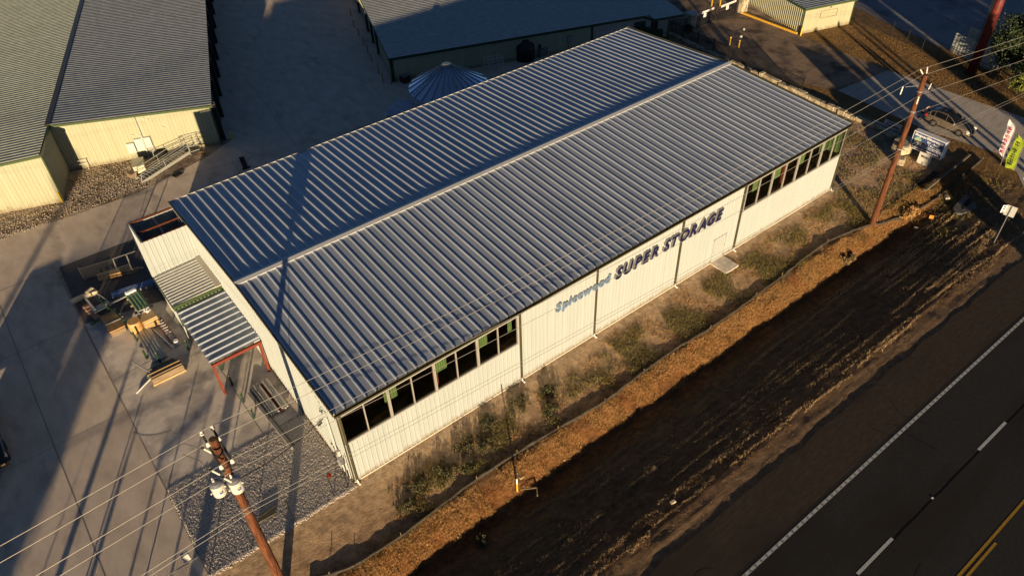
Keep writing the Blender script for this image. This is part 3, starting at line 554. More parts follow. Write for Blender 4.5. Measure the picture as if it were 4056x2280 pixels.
L1 = thing('lean_to', 'low white lean-to with closely ribbed grey roof between annex and carport', 'lean-to', (-1.6, 19, 0))
GPRO = [(0, 0), (.03, .04), (.075, .04), (.105, 0)]
b = MB(); b.ribbed((-3.30, 17.08, 2.93), (0, 1, 0), 3.9, Vector((3.22, 0, .10)), 3.22, Vector((-.03, 0, 1)), .325, GPRO); b.build('roof', mat('pale_galvalume', (.44, .44, .41), (.52, .52, .48), sc=2, rough=.45, metal=.25), L1)
b = MB(); b.bb((-.38, 17.0, 3.03), (-.03, 20.98, 3.10)); b.build('flashing', mat('beige_flashing', (.50, .46, .38), rough=.5), L1)
b = MB(); b.bb((-3.32, 17.0, 2.62), (-.05, 17.06, 2.99)); b.build('fascia', green_trim, L1)
b = MB(); b.ribbed((-3.12, 21.0, 0), (0, -1, 0), 3.95, (0, 0, 1), 2.92, (-1, 0, 0), PITCHW, WPRO); b.build('side_wall', white_wall, L1)
b = MB(); b.bb((-3.36, 17.02, 2.80), (-3.30, 21.0, 2.93)); b.bb((-3.24, 16.98, 0), (-3.13, 17.08, 2.62)); b.build('trim', green_trim, L1)
b = MB(); b.bb((-3.24, 16.80, 0), (-3.17, 16.96, 1.35)); b.build('splash_panel', white_wall, L1)

L2 = thing('carport', 'open carport with wavy silvery roof on a red iron frame at the gable wall', 'carport', (-1.6, 14, 0))
BPRO = [(0, 0), (.05, .075), (.12, .075), (.17, 0)]
b = MB(); b.ribbed((-3.27, 10.98, 2.66), (0, 1, 0), 6.02, Vector((3.22, 0, .06)), 3.22, Vector((-.02, 0, 1)), .60, BPRO, phase=.12); b.build('roof', galv, L2)
b = MB(); b.bb((-3.25, 10.78, 2.46), (-.10, 10.93, 2.65)); b.build('front_beam', red_iron, L2)
for x in (-3.17, -.22): b = MB(); b.bb((x-.075, 10.77, 0), (x+.075, 10.94, 2.46)); b.build('post', red_iron, L2)
b = MB(); b.bb((-3.2, 11.0, 2.5), (-3.12, 16.95, 2.62)); b.bb((-1.7, 10.95, 2.52), (-1.62, 16.95, 2.64)); b.build('purlins', grey_m, L2)
b = MB(); b.bb((-3.24, 16.85, 2.60), (-.05, 16.97, 2.78)); b.build('head_flashing', green_trim, L2)
b = MB()
for k in range(12): b.bb((-3.1+.25*k, 16.9, 2.785), (-2.98+.25*k, 16.96, 2.81))
b.build('closure_strip', white_wall, L2)

# ================================================================== REAR BUILDINGS
RB = R(-19.7); U = Vector((math.cos(RB), math.sin(RB), 0)); Vv = Vector((-math.sin(RB), math.cos(RB), 0)); Zv = Vector((0, 0, 1))
def rot_box(b, O, u0, u1, v0, v1, z0, z1):
    O = Vector(O); c = O+U*(u0+u1)/2+Vv*(v0+v1)/2+Zv*(z0+z1)/2; return b.box(c, (abs(u1-u0), abs(v1-v0), abs(z1-z0)), rz=RB)
LBo = Vector((-3.9, 44.75, 0))
LB = thing('cream_warehouse', 'long cream steel building with green trim and finely ribbed weathered roof, stepped front', 'building', LBo)
OPRO = [(0, 0), (.07, .055), (.15, .055), (.22, 0)]
EL, RL = 3.95, 4.62       # eave, ridge
def lbp(u, v, z=0): return LBo+U*u+Vv*v+Zv*z
WR = 13.0; HL = 46
b = MB(); b.ribbed(lbp(0, 0), U, WR, Zv, 1, -Vv, PITCHW, WPRO, topf=lambda q: RL-(RL-EL)*q/WR-.05); b.build('front_wall', cream, LB)
b = MB(); b.ribbed(lbp(0, -5.05), Vv, 5.05, Zv, RL-.06, U, PITCHW, WPRO); b.build('step_wall', cream, LB)
b = MB(); b.ribbed(lbp(-14, -5.05), U, 14, Zv, 1, -Vv, PITCHW, WPRO, topf=lambda q: EL+(RL-EL)*q/14-.05); b.build('front_wall', cream, LB)
b = MB(); b.ribbed(lbp(WR, 0), Vv, HL, Zv, EL-.03, U, PITCHW, WPRO); b.build('side_wall', cream, LB)
sl_v = (U*(WR+.25)+Zv*(EL-RL)); b = MB(); b.ribbed(lbp(0, -.12, RL), Vv, HL, sl_v, sl_v.length, sl_v.cross(Vv)*1, .46, OPRO); b.build('right_roof_slope', galv_old, LB)
sl_v = (-U*14.2+Zv*(EL-RL)); b = MB(); b.ribbed(lbp(0, -5.2, RL), Vv, HL+5, sl_v, sl_v.length, -sl_v.cross(Vv), .46, OPRO); b.build('left_roof_slope', mat('left_slope_galvalume', (.40, .43, .33), (.52, .55, .43), sc=1.5, rough=.45, metal=.5), LB)  # paler, greener tone stands in for the light on the left slope
b = MB(); b.beam(lbp(0, -.2, RL+.06), lbp(0, HL, RL+.06), .42, .05); b.build('ridge_cap', olive, LB)
b = MB(); b.beam(lbp(.05, -.2, RL-.12), lbp(WR+.25, -.2, EL-.14), .05, .19); b.beam(lbp(-14, -5.25, EL-.14), lbp(.1, -5.25, RL-.12), .05, .19); b.beam(lbp(.09, -5.2, RL-.12), lbp(.09, -.2, RL-.12), .05, .26); b.build('fascia', green_trim, LB)
for q in ((-.02, .08, -5.12, -5.02, 0, RL-.2), (WR-.04, WR+.06, -.07, .03, 0, EL-.1), (-.06, .06, -.09, .0, 0, RL-.2)): b = MB(); rot_box(b, LBo, *q); b.build('corner_trim', green_trim, LB)
for k in range(9):
    b = MB(); v0 = 1.2+4.6*k; rot_box(b, LBo, WR+.06, WR+.12, v0, v0+3.6, 0, 3.2); b.build('bay_door', mat('dark_bay_door', (.015, .02, .018), rough=.5), LB)
    b = MB(); rot_box(b, LBo, WR+.05, WR+.45, v0-.65, v0-.45, 0, EL-.1); b.build('bay_pier', black, LB)
for (u, z) in ((7.3, 3.7), (7.6, 3.5), (5.9, 2.3), (8.6, 2.5)): b = MB(); rot_box(b, LBo, u, u+.16, -.12, -.02, z, z+.12); b.build('vent_box', elec, LB)
# meter bank on the cream wall
MBk = thing('meter_bank', 'row of three grey electric cabinets with conduit on the cream wall', 'electric cabinets', lbp(6.3, -.1))
for u, z0, wd_, hh in ((5.25, .75, .62, .95), (5.98, .85, .66, 1.15), (6.78, 1.0, .55, 1.0)):
    b = MB(); rot_box(b, LBo, u, u+wd_, -.26, -.04, z0, z0+hh); b.build('cabinet', elec, MBk)
b = MB()
b.tube([lbp(6.75, -.15, 1.9), lbp(6.72, -.15, 4.0)], .03, 6); b.tube([lbp(6.68, -.15, 0), lbp(6.68, -.15, 2.3)], .07, 8)
for k in range(6): b.tube([lbp(6.9+.09*k, -.2, 0), lbp(6.9+.09*k, -.2, .95)], .025, 6)
b.build('conduits', elec, MBk)
# steel stair frame lying on the gravel
ST = thing('stair_platform', 'long grey steel stair with handrails lying across the brown gravel', 'stairs', (3, 38.9, 0))
A_ = Vector((.45, 38.45, .05)); B_ = Vector((5.3, 39.75, .55)); dr_ = (B_-A_).normalized(); sd = Vector((-dr_.y, dr_.x, 0)).normalized(); upv = dr_.cross(sd)*-1
upv = sd.cross(dr_)*-1 if (sd.cross(dr_)*-1).z > 0 else sd.cross(dr_)
Ls = (B_-A_).length
b = MB(); b.beam(A_, B_, .06, .26, up=sd.cross(dr_)); b.beam(A_+sd*.95, B_+sd*.95, .06, .26, up=sd.cross(dr_)); b.build('stringers', mat('stair_grey', (.24, .245, .22), (.32, .325, .29), sc=5, rough=.5), ST)
b = MB()
for k in range(15): q = A_+dr_*(.3+k*(Ls-.4)/14.5); b.box(q+sd*.47+Zv*.05, (.24, .9, .03), rz=math.atan2(dr_.y, dr_.x), ry=.5)
b.build('treads', grey_m, ST)
for s_ in (0, .95):
    b = MB(); o_ = sd*s_
    b.tube([A_+o_+Zv*.1, A_+o_+dr_*.25+Zv*.85, B_+o_+Zv*.95, B_+o_+dr_*.1+Zv*.1], .028, 6); b.tube([A_+o_+dr_*.15+Zv*.5, B_+o_+Zv*.5], .022, 6); b.tube([A_+o_+dr_*2.5+Zv*.05, A_+o_+dr_*2.5+Zv*.9], .025, 6)
    b.build('handrail', mat('stair_grey', (.24, .245, .22), (.32, .325, .29), sc=5, rough=.5), ST)
b = MB(); P_ = [B_, B_+dr_*1.0-sd*.55, B_+dr_*1.25+sd*.5, B_+sd*1.35]
for z in (0, .5, .95): b.tube([q+Zv*z for q in P_[:3]]+[P_[3]+Zv*z], .028, 6)
for q in P_: b.tube([q-Zv*.3, q+Zv*1.0], .03, 6)
b.build('landing_rail', mat('stair_grey', (.24, .245, .22), (.32, .325, .29), sc=5, rough=.5), ST)
b = MB(); b.flat([tuple(q[:2]) for q in P_], .40, .45); b.build('landing_plate', black, ST)
b = MB(); b.box((1.05, 40.7, .4), (.95, 1.5, .75), rz=R(-14)); b.box((1.05, 40.7, .80), (1.0, 1.55, .05), rz=R(-14)); tag(b.build('utility_box', mat('beige_box', (.48, .46, .32), rough=.5), bevel=.03), 'beige utility box on the gravel behind the foot of the steel stair', 'utility box')
b = MB(); b.box((.15, 40.1, .22), (.55, .7, .42), rz=.3); tag(b.build('wooden_crate', oldwood), 'small brown crate at the left of the beige utility box', 'crate')
b = MB(); b.lathe((3.3, 42.0, 0), [(.55, 0), (.6, .3), (.5, .55), (.2, .62)], 14); tag(b.build('covered_tank', rubber, smooth=True), 'low dark covered tank beside the cabinets on the cream wall', 'tank')
b = MB(); b.box((6.15, 38.75, .5), (.32, .25, .25), rz=.4); tag(b.build('orange_cone_base', orange_s), 'small orange block on the landing of the steel stair', 'block')
b = MB(); b.box((3.3, 37.75, .04), (.8, .55, .10), rz=.3); tag(b.build('drain_box', rubber), 'black square drain opening at the edge of the brown gravel', 'drain')
b = MB(); b.bb((8.05, 34.6, 0), (8.75, 34.9, .02)); b.box((8.55, 35.7, .03), (.42, 2.2, .05), rz=R(-12)); tag(b.build('trench_plate', rubber), 'narrow black steel plate lying on the dark yard behind the white roof', 'plate')
for (x, y, h, lb) in ((-5.72, 40.0, 1.0, 'yellow bollard at the near corner of the cream building'), (9.35, 40.25, 1.0, 'yellow bollard at the right corner of the cream building')):
    b = MB(); b.cyl((x, y, 0), .07, h, 10); tag(b.build('bollard', yellow_b), lb, 'bollard')
b = MB(); b.tube([lbp(.35, -.3, .95), lbp(1.7, -.35, 1.0)], .03, 6); b.tube([lbp(.4, -.3, .6), lbp(1.6, -.35, .65)], .03, 6); b.tube([lbp(1.6, -.35, 0), lbp(1.6, -.35, 1.0)], .03, 6); tag(b.build('pipe_rail', elec), 'short grey pipe rail in the shaded inner corner of the cream building', 'rail')

# upper centre building, in the shade
UCo = Vector((26.92, 40.4, 0)); EU, RU = 2.72, 3.25
UC = thing('shaded_warehouse', 'low cream building with dark green trim and blue grey ribbed roof in the shade', 'building', UCo)
def ucp(u, v, z=0): return UCo+U*u+Vv*v+Zv*z
WU = 31.6
b = MB(); b.ribbed(ucp(0, 0), U, 22.2, Zv, EU-.02, -Vv, PITCHW, WPRO); b.build('front_wall', cream, UC)
b = MB(); rot_box(b, UCo, 22.2, WU, 0, .2, 0, EU-.02); rot_box(b, UCo, WU-.2, WU, .2, 3, 0, EU-.1); b.build('stone_wall', mat('pale_stone_veneer', (.30, .28, .24), (.44, .42, .37), sc=3, rough=.9, bump=.03, bsc=6, stretch=(1, 1, 2.5)), UC)
b = MB(); b.ribbed(ucp(0, 45), -Vv, 45, Zv, EU-.02, -U, PITCHW, WPRO); b.build('side_wall', cream, UC)
sl_v = Vv*45+Zv*.7; 
b = MB(); b.ribbed(ucp(-.18, -.4, EU+.0), sl_v, sl_v.length, U, WU-2.6, Zv, .46, OPRO); b.build('roof', galv_old, UC)
b = MB(); b.ribbed(ucp(WU-2.8, -1.6, EU-.02), sl_v, 12, U, 3.6, Zv, .46, OPRO); b.build('porch_roof', galv_old, UC)
b = MB(); b.beam(ucp(-.2, -.42, EU-.08), ucp(WU-3.6, -.42, EU-.08), .08, .26); b.beam(ucp(WU-3.6, -.42, EU-.08), ucp(WU-2.8, -1.62, EU-.1), .08, .26); b.beam(ucp(WU-2.8, -1.62, EU-.1), ucp(WU+.8, -1.62, EU-.1), .08, .26); b.beam(ucp(-.2, -.4, EU-.08), ucp(-.2, 45, EU+.6), .06, .2); b.build('fascia', dark_green, UC)
b = MB(); rot_box(b, UCo, -.10, .22, -.10, .12, 0, EU-.1); b.build('corner_post', dark_green, UC)
for k, (v0, wd_) in enumerate(((7.2, .35), (10.4, .35), (13.7, .3), (19.8, .4), (25, .4), (31, .4))):
    b = MB(); rot_box(b, UCo, -.25, .0, v0, v0+wd_, 0, EU); b.build('pier', black, UC)
b = MB(); rot_box(b, UCo, 27.2, 28.6, -.06, .02, 0, 2.0); b.build('door', mat('dark_green_door', (.015, .035, .03), rough=.5), UC)
b = MB(); rot_box(b, UCo, 29.3, 30.1, -.07, .0, .9, 2.0); b.build('window', fanglass, UC)
b = MB(); rot_box(b, UCo, 22.1, 22.3, -.12, .0, 0, EU-.1); rot_box(b, UCo, 30.6, 30.72, -1.5, -1.4, 0, EU-.1); b.build('downspout', dark_green, UC)
b = MB(); rot_box(b, UCo, 19.3, 19.8, -.18, -.03, 1.1, 1.8); rot_box(b, UCo, 19.5, 19.58, -.15, -.05, 0, 1.1); b.build('wall_box', grey_m, UC); b = MB(); rot_box(b, UCo, 11.0, 11.25, -.12, -.02, 2.1, 2.25); b.build('wall_lamp', grey_m, UC)
ys = [(32.17, 58.94), (30.79, 55.64), (29.99, 53.06), (29.17, 50.52), (28.4, 48.2), (27.6, 45.98), (26.75, 43.02), (26.1, 41.0), (26.5, 40.0)]
b = MB(); b.cyl((0, 0, 0), .06, .95, 8); p0 = tag(b.build('safety_post', mat('faded_yellow', (.30, .17, .04), (.36, .22, .06), sc=8)), 'nearest faded yellow post by the corner of the shaded building', 'safety post', 'yellow posts along the shaded building'); p0.location = (*ys[-1], 0)
nm = ['farthest', 'second farthest', 'third farthest', 'fourth farthest', 'middle', 'fourth nearest', 'third nearest', 'second nearest']
for q, n_ in zip(ys[:-1], nm): dup(p0, (*q, 0), n_+' faded yellow post along the side wall of the shaded building')
# grain bin and its shed
GB = thing('grain_bin', 'round galvanised grain bin with conical segmented roof and cap behind the white building', 'grain bin', (27.5, 30.6, 0))
n_ = 24; r_ = 3.75; ez = 3.1; az = 5.05; b = MB(); b.lathe((27.5, 30.6, 0), [(r_-.08, 0), (r_-.08, ez)], 48); b.build('wall', galv, GB)
b = MB(); rs = MB()
for k in range(n_):
    a0, a1 = 2*PI*k/n_, 2*PI*(k+1)/n_
    q = [(27.5+rr*math.cos(a), 30.6+rr*math.sin(a), z) for rr, z, a in ((r_, ez, a0), (r_, ez, a1), (.42, az, a1), (.42, az, a0))]; b.add(q, [(0, 1, 2, 3)])
    rs.beam(Vector(q[0])+Zv*.03, Vector(q[3])+Zv*.03, .05, .09)
b.build('cone_roof', mat('bin_galvanised', (.56, .68, .82), (.66, .77, .90), sc=3, rough=.35, metal=.85), GB); rs.build('roof_ribs', grey_m, GB)  # blue tint in the cone's base colour stands in for reflected sky
b = MB(); b.lathe((27.5, 30.6, az-.08), [(.46, 0), (.5, .1), (.5, .22), (.3, .32)], 20); b.build('cap', grey_m, GB)
a0 = R(172); b = MB()
for s_ in (-.18, .18):
    b.beam((27.5+r_*math.cos(a0)-s_*math.sin(a0), 30.6+r_*math.sin(a0)+s_*math.cos(a0), ez+.10), (27.5+.6*math.cos(a0)-s_*math.sin(a0), 30.6+.6*math.sin(a0)+s_*math.cos(a0), az+.03), .04, .05)
for k in range(9):
    f_ = (k+.5)/9; rr = r_+(.6-r_)*f_; z = ez+.12+(az-ez-.05)*f_; b.beam((27.5+rr*math.cos(a0)-.18*math.sin(a0), 30.6+rr*math.sin(a0)+.18*math.cos(a0), z), (27.5+rr*math.cos(a0)+.18*math.sin(a0), 30.6+rr*math.sin(a0)-.18*math.cos(a0), z), .04, .04)
b.build('roof_ladder', galv, GB)
a1 = R(255); b = MB(); b.box((27.5+2.1*math.cos(a1), 30.6+2.1*math.sin(a1), 4.03), (.4, .3, .3), rz=a1); b.build('roof_hatch', elec, GB)
SH = thing('bin_shed', 'small shed with ribbed metal roof at the foot of the grain bin', 'shed', (22.6, 30, 0))
b = MB(); b.ribbed((20.6, 31.2, 2.3), Vector((2.6, 1.6, 0)), 3.05, Vector((3.0, -4.6, .1)), 5.4, Zv, .33, GPRO); b.build('roof', galv, SH)
b = MB(); b.flat([(20.9, 31.0), (23.1, 32.3), (25.8, 28.2), (23.5, 26.9)], 0, 2.2); b.build('wall', grey_m, SH)
b = MB(); b.cyl((24.55, 31.2, 0), .07, 3.3, 8); tag(b.build('black_pole', black), 'thin black pole standing at the left rim of the grain bin', 'pole')
AC = thing('air_conditioner', 'dark round topped air conditioner at the corner of the shaded building', 'air conditioner', (27.9, 39.6, 0)); b = MB(); b.bb((27.5, 39.2, 0), (28.3, 40.0, .65)); b.build('housing', black, AC, bevel=.03); b = MB(); b.cyl((27.9, 39.6, .65), .34, .07, 16); b.build('fan_guard', grey_m, AC)
b = MB(); b.lathe((40.6, 35.5, 0), [(1.0, 0), (1.02, 1.3), (.95, 1.6), (.35, 1.95), (.35, 2.1), (.1, 2.15)], 24); tag(b.build('water_tank', mat('black_poly', (.012, .012, .013), rough=.5), smooth=True), 'big black plastic water tank against the shaded wall', 'water tank')
b = MB(); b.bb((41.9, 34.6, 0), (43.1, 35.6, .9)); tag(b.build('pallet_box', mat('grey_board', (.16, .15, .14), rough=.9)), 'grey box beside the black water tank', 'box')
b = MB(); b.box((42.5, 35.3, 1.15), (1.1, .7, .5), rz=.2); tag(b.build('scrap_pile', rubber, bevel=.1), 'dark heap of scrap on the grey box beside the water tank', 'scrap')
RK = thing('pipe_rack', 'thin pale pipe rack standing in front of the shaded wall', 'rack', (36.8, 36.3, 0)); b = MB()
for k in range(5):
    for j in (0, .7): q = Vector((35.8, 36.6, 0))+U*k*.5-Vv*j; b.tube([q, q+Zv*1.3], .018, 5)
for z in (.55, 1.25):
    for j in (0, .7): q = Vector((35.8, 36.6, z))-Vv*j; b.tube([q, q+U*2.0], .018, 5)
    for k in range(5): q = Vector((35.8, 36.6, z))+U*k*.5; b.tube([q, q-Vv*.7], .014, 5)
b.build('frame', silver, RK)

# small office at the gate
SBo = Vector((67.35, 20.0, 0)); SB = thing('gate_office', 'small cream building with green trim and ribbed walls next to the gate', 'building', SBo)
RS = R(-17); Us = Vector((math.cos(RS), math.sin(RS), 0)); Vs = Vector((-math.sin(RS)*1.0, math.cos(RS), 0))
def sbp(u, v, z=0): return SBo+Us*u+Vs*v+Zv*z
b = MB(); b.ribbed(sbp(0, 0), Us, 6.6, Zv, 2.85, -Vs, .4, [(0, 0), (.01, .008), (.03, .008), (.04, 0)]); b.build('front_wall', cream, SB)
b = MB(); b.ribbed(sbp(0, 22), -Vs, 22, Zv, 2.85, -Us, .33, [(0, 0), (.04, .06), (.13, .06), (.17, 0)]); b.build('side_wall', cream, SB)
b = MB(); b.ribbed(sbp(6.6, 0), Vs, 22, Zv, 2.85, Us, .33, [(0, 0), (.04, .03), (.13, .03), (.17, 0)]); b.build('rear_wall', cream, SB)
b = MB(); b.ribbed(sbp(-.15, -.2, 2.9), Vs, 22, Us, 6.9, Zv, .46, OPRO); b.build('roof', galv_old, SB)
b = MB(); b.beam(sbp(-.15, -.22, 2.82), sbp(6.75, -.22, 2.82), .08, .2); b.beam(sbp(-.18, -.2, 2.82), sbp(-.18, 22, 2.82), .08, .2); b.beam(sbp(-.02, -.03, 0), sbp(-.02, -.03, 2.8), .09, .09); b.beam(sbp(6.62, -.03, 0), sbp(6.62, -.03, 2.8), .09, .09); b.build('trim', green_trim, SB)
b = MB(); b.beam(sbp(2.2, -.05, 2.2), sbp(4.4, -.05, 2.2), .02, .03)
b.beam(sbp(2.2, -.05, 1.4), sbp(2.2, -.05, 2.2), .02, .03); b.beam(sbp(2.2, -.05, 1.4), sbp(4.4, -.05, 1.4), .02, .03); b.beam(sbp(4.4, -.05, 1.4), sbp(4.4, -.05, 2.2), .02, .03); b.build('hatch_frame', mat('tan_line', (.35, .22, .07)), SB)
b = MB(); b.beam(sbp(3.3, -.08, 2.5), sbp(3.5, -.08, 2.5), .06, .07); b.build('wall_lamp', black, SB)
b = MB(); b.cyl((67.1, 19.75, 0), .08, .95, 10); tag(b.build('bollard', yellow_b), 'yellow bollard at the corner of the small cream gate building', 'bollard')
b = MB(); b.beam((67.3, 28.4, .10), (67.1, 20.25, .10), .22, .22); tag(b.build('yellow_curb', mat('yellow_kerb', (.50, .28, .03), (.62, .38, .06), sc=6)), 'long yellow painted kerb between the asphalt lane and the gravel bed', 'kerb')

# ================================================================== GATE AND FENCES
def pillar(x, y, h, lb):
    P_ = thing('gate_pillar', lb, 'gate pillar', (x, y, 0)); b = MB(); b.box((x, y, h/2), (.95, .95, h)); b.build('shaft', stone_m, P_, bevel=.03); b = MB(); b.box((x, y, h+.05), (1.1, 1.1, .12)); b.build('cap', block_m, P_, bevel=.02)
    b = MB(); b.box((x+.1, y-.5, .75), (.2, .06, .25)); b.box((x-.2, y-.5, h-.3), (.25, .06, .2)); b.build('lamp', grey_m, P_)
pillar(59.3, 29.0, 1.85, 'pale stone gate pillar at the left end of the black gate'); pillar(67.6, 28.4, 1.9, 'sunlit stone gate pillar at the right end of the black gate by the yellow kerb')
def picket(b, a, c, h, sp=.115, rails=(.12, .93), r=.018, posts=2.3, zf=lambda t: 0):
    a = Vector((*a, 0)); c = Vector((*c, 0)); d = c-a; L_ = d.length; d.normalize(); n = max(1, int(L_/sp))
    for k in range(n+1):
        q = a+d*L_*k/n; b.beam(q+Zv*(.05), q+Zv*h, r*1.6, r*1.6, up=(d.x, d.y, 0))
    for f in rails: b.beam(a+Zv*h*f, c+Zv*h*f, .03, .035)
def gate(x0, x1, y, lb, txt):
    G = thing('gate_leaf', lb, 'gate', ((x0+x1)/2, y, 0)); b = MB(); picket(b, (x0, y), (x1, y), 1.4, .14); b.beam((x0, y, 0), (x0, y, 1.5), .06, .06); b.beam((x1, y, 0), (x1, y, 1.6), .07, .07); b.build('pickets', black, G)
    b = MB(); b.box(((x0+x1)/2-.1, y-.05, 1.62), (2.6, .03, .22)); s_ = b.build('sign_board', signwhite, G)
    text_on(txt, ((x0+x1)/2-1.2, y-.068, 1.56), (1, 0, 0), (0, 0, 1), 2.2, .11, .004).build('lettering', signnavy, s_)
    b = MB(); b.box(((x0+x1)/2-.25, y-.05, 1.22), (.40, .03, .46)); s_ = b.build('notice', signwhite, G); text_on('5', ((x0+x1)/2-.33, y-.068, 1.10), (1, 0, 0), (0, 0, 1), .16, .22, .004).build('lettering', signnavy, s_)
gate(59.9, 63.25, 28.75, 'left black gate leaf with long white sign board beside the pale pillar', 'SUPER STORAGE'); gate(63.35, 66.95, 28.5, 'right black gate leaf with long white sign board beside the sunlit pillar', 'SUPER STORAGE')
posts = [(56.95, 30.1), (56.8, 27.8), (56.65, 25.5), (56.6, 23.25), (56.58, 21.0), (56.58, 18.75), (56.6, 16.5), (56.4, 14.1), (56.0, 11.6)]
IF = thing('iron_fence', 'long black picket fence running above the stone edging beside the asphalt lane', 'fence', (56.6, 21, 0))
for q in posts: b = MB(); b.beam((*q, 0), (*q, 1.62), .085, .085); b.build('post', black, IF)
for a, c in zip(posts, posts[1:]): b = MB(); picket(b, a, c, 1.42, .13); b.build('picket_panel', black, IF)
IF2 = thing('iron_fence', 'black picket fence turning towards the corner of the shaded stone building', 'fence', (57, 30.2, 0)); b = MB(); picket(b, (54.9, 30.9), (56.9, 30.15), 1.45, .13); b.build('picket_panel', black, IF2); b = MB(); picket(b, (56.95, 30.15), (58.8, 29.1), 1.45, .13); b.build('picket_panel', black, IF2)
b = MB(); b.beam((54.9, 30.9, 0), (54.9, 30.9, 1.6), .06, .06); b.build('post', black, IF2)
b = MB(); b.box((53.6, 29.6, .8), (2.6, .08, 1.6), rz=R(-60)); tag(b.build('screen_panel', dark_green), 'dark solid screen at the door of the shaded stone building', 'screen')
# chain link fence far right
cf = [(76, 20.5), (75.2, 18.3), (74.6, 15.6), (74.0, 13.1), (73.5, 11.0), (73.0, 9.0), (72.5, 7.0), (71.9, 5.0), (71.4, 3.0), (70.9, 1.0), (70.4, -1.0), (69.9, -3.2), (69.4, -5.4)]
CF = thing('chain_fence', 'dark chain link fence between the dry turf and the shaded gravel lot', 'fence', (73, 8, 0))
def mesh_panel(b, a, c, h, sp=.16):
    a = Vector((*a, 0)); c = Vector((*c, 0)); L_ = (c-a).length; d = (c-a)/L_; n = int(L_/sp)
    for k in range(n+1):
        for sg in (1, -1):
            p = a+d*(k*sp); e = p+d*sg*h; t = 1.0
            o_ = (e-a).dot(d)
            if o_ > L_: t = (L_-(p-a).dot(d))/h
            if o_ < 0: t = (p-a).dot(d)/h
            if t > .05: b.beam(p+Zv*.03, p+(d*sg+Zv)*h*t, .006, .006)
    b.beam(a+Zv*h, c+Zv*h, .035, .035)
for q in cf: b = MB(); b.cyl((*q, 0), .035, 1.75, 6); b.build('post', black, CF)
for a, c in zip(cf, cf[1:]): b = MB(); mesh_panel(b, a, c, 1.7, .17); b.build('mesh_panel', black, CF)
# T posts and wire fence at the gravel pad
TF = thing('wire_fence', 'black steel posts with thin wires in a row from the building corner across the gravel', 'fence', (-3.7, -.08, 0))
tps = [(-.45, .0, 1.75), (-1.34, -.06, 1.86), (-3.72, -.06, 1.88), (-6.06, -.05, 1.9), (-8.41, -.13, 2.0)]
for x, y, h in tps: b = MB(); b.beam((x, y, 0), (x, y, h), .06, .05); b.build('post', black, TF)
b = MB()
for z in (.5, .9, 1.3, 1.7):
    b.tube([(-.45, -.02, z), (-1.34, -.07, z-.02), (-3.72, -.07, z-.03), (-6.06, -.06, z), (-8.41, -.13, z)], .006, 4)
b.build('wires', cable_m, TF)
b = MB(); b.lathe((-1.15, .35, 1.2), [(.05, 0), (.13, .05), (.13, .16), (.04, .2)], 10); tag(b.build('red_valve', mat('red_paint', (.35, .03, .02), rough=.5)), 'small red device hanging on the fence by the meter boxes', 'valve')
MF = thing('mesh_fence', 'fine steel mesh fence across the concrete at the lower left', 'fence', (-12, -.1, 0)); b = MB(); mesh_panel(b, (-24, -.12), (-8.45, -.12), 1.75, .17); b.build('mesh_panel', grey_m, MF)
b = MB()
for x in (-15.6, -12.1): b.cyl((x, -.12, 0), .04, 1.9, 8)
b.build('posts', grey_m, MF)
b = MB(); b.box((-8.9, .1, 2.0), (.35, .3, .5)); tag(b.build('gate_control', elec, bevel=.04), 'small grey control box at the bottom edge behind the mesh fence', 'control box')
# dark picket fence and clutter beside the annex
YF = thing('yard_fence', 'short black picket fence on the dark dirt left of the annex', 'fence', (-6, 27.5, 0)); b = MB(); picket(b, (-7.05, 27.8), (-4.7, 27.35), 1.35, .12); b.beam((-7.05, 27.8, 0), (-7.05, 27.8, 1.45), .06, .06); b.beam((-4.7, 27.35, 0), (-4.7, 27.35, 1.45), .06, .06); b.build('pickets', black, YF)
b = MB(); picket(b, (-6.2, 26.9), (-3.9, 26.6), .9, .10); tag(b.build('railing_stack', black), 'spare black railing section lying low beside the picket fence', 'railing')
FR = thing('door_frame', 'grey metal door frame leaning beside the annex wall', 'frame', (-3.9, 26.3, 0)); b = MB()
for a, c in (((-4.9, 26.9, .1), (-4.75, 27.2, 1.4)), ((-4.75, 27.2, 1.4), (-3.2, 26.9, 1.5)), ((-3.95, 26.7, .1), (-3.85, 27.0, 1.4)), ((-4.9, 26.9, .1), (-3.2, 26.6, .1))): b.beam(a, c, .09, .06)
b.build('rails', mat('shaded_frame', (.10, .10, .095)), FR)  # base colour darkened to stand in for the shade on the frame
b = MB(); b.box((-5.05, 27.0, .25), (.75, .5, .4), rz=-.2); tag(b.build('wooden_box', ply), 'orange brown wooden box beside the leaning door frame', 'box')

# silt fence: sagging fabric on stakes along the bank
sp = [(-4.6, -3.6), (-3.7, -4.05), (-2.5, -4.4), (0.2, -4.5), (3.2, -4.25), (5.3, -4.15), (8.1, -4.2), (11, -4.35), (14.5, -4.6), (18, -4.4), (21, -4.3), (24, -4.5), (27, -4.45), (29, -4.35), (32, -4.25), (35, -4.0), (37.8, -3.95), (40.3, -4.35), (42.9, -5.3), (44.3, -5.75), (46.2, -6.05), (49.2, -6.2), (52.5, -5.9), (57.1, -5.65)]
sp = [gp(*q)[:2] for q in sp]
def interp(path, step):
    out = []; 
    for a, c in zip(path, path[1:]):
        n = max(1, int(math.dist(a, c)/step))
        for k in range(n): t = k/n; out.append((a[0]+(c[0]-a[0])*t, a[1]+(c[1]-a[1])*t))
    out.append(path[-1]); return out
SF = thing('silt_fence', 'sagging dark silt fence fabric on low stakes along the sunlit grass bank', 'silt fence', (20, -4.4, 0))
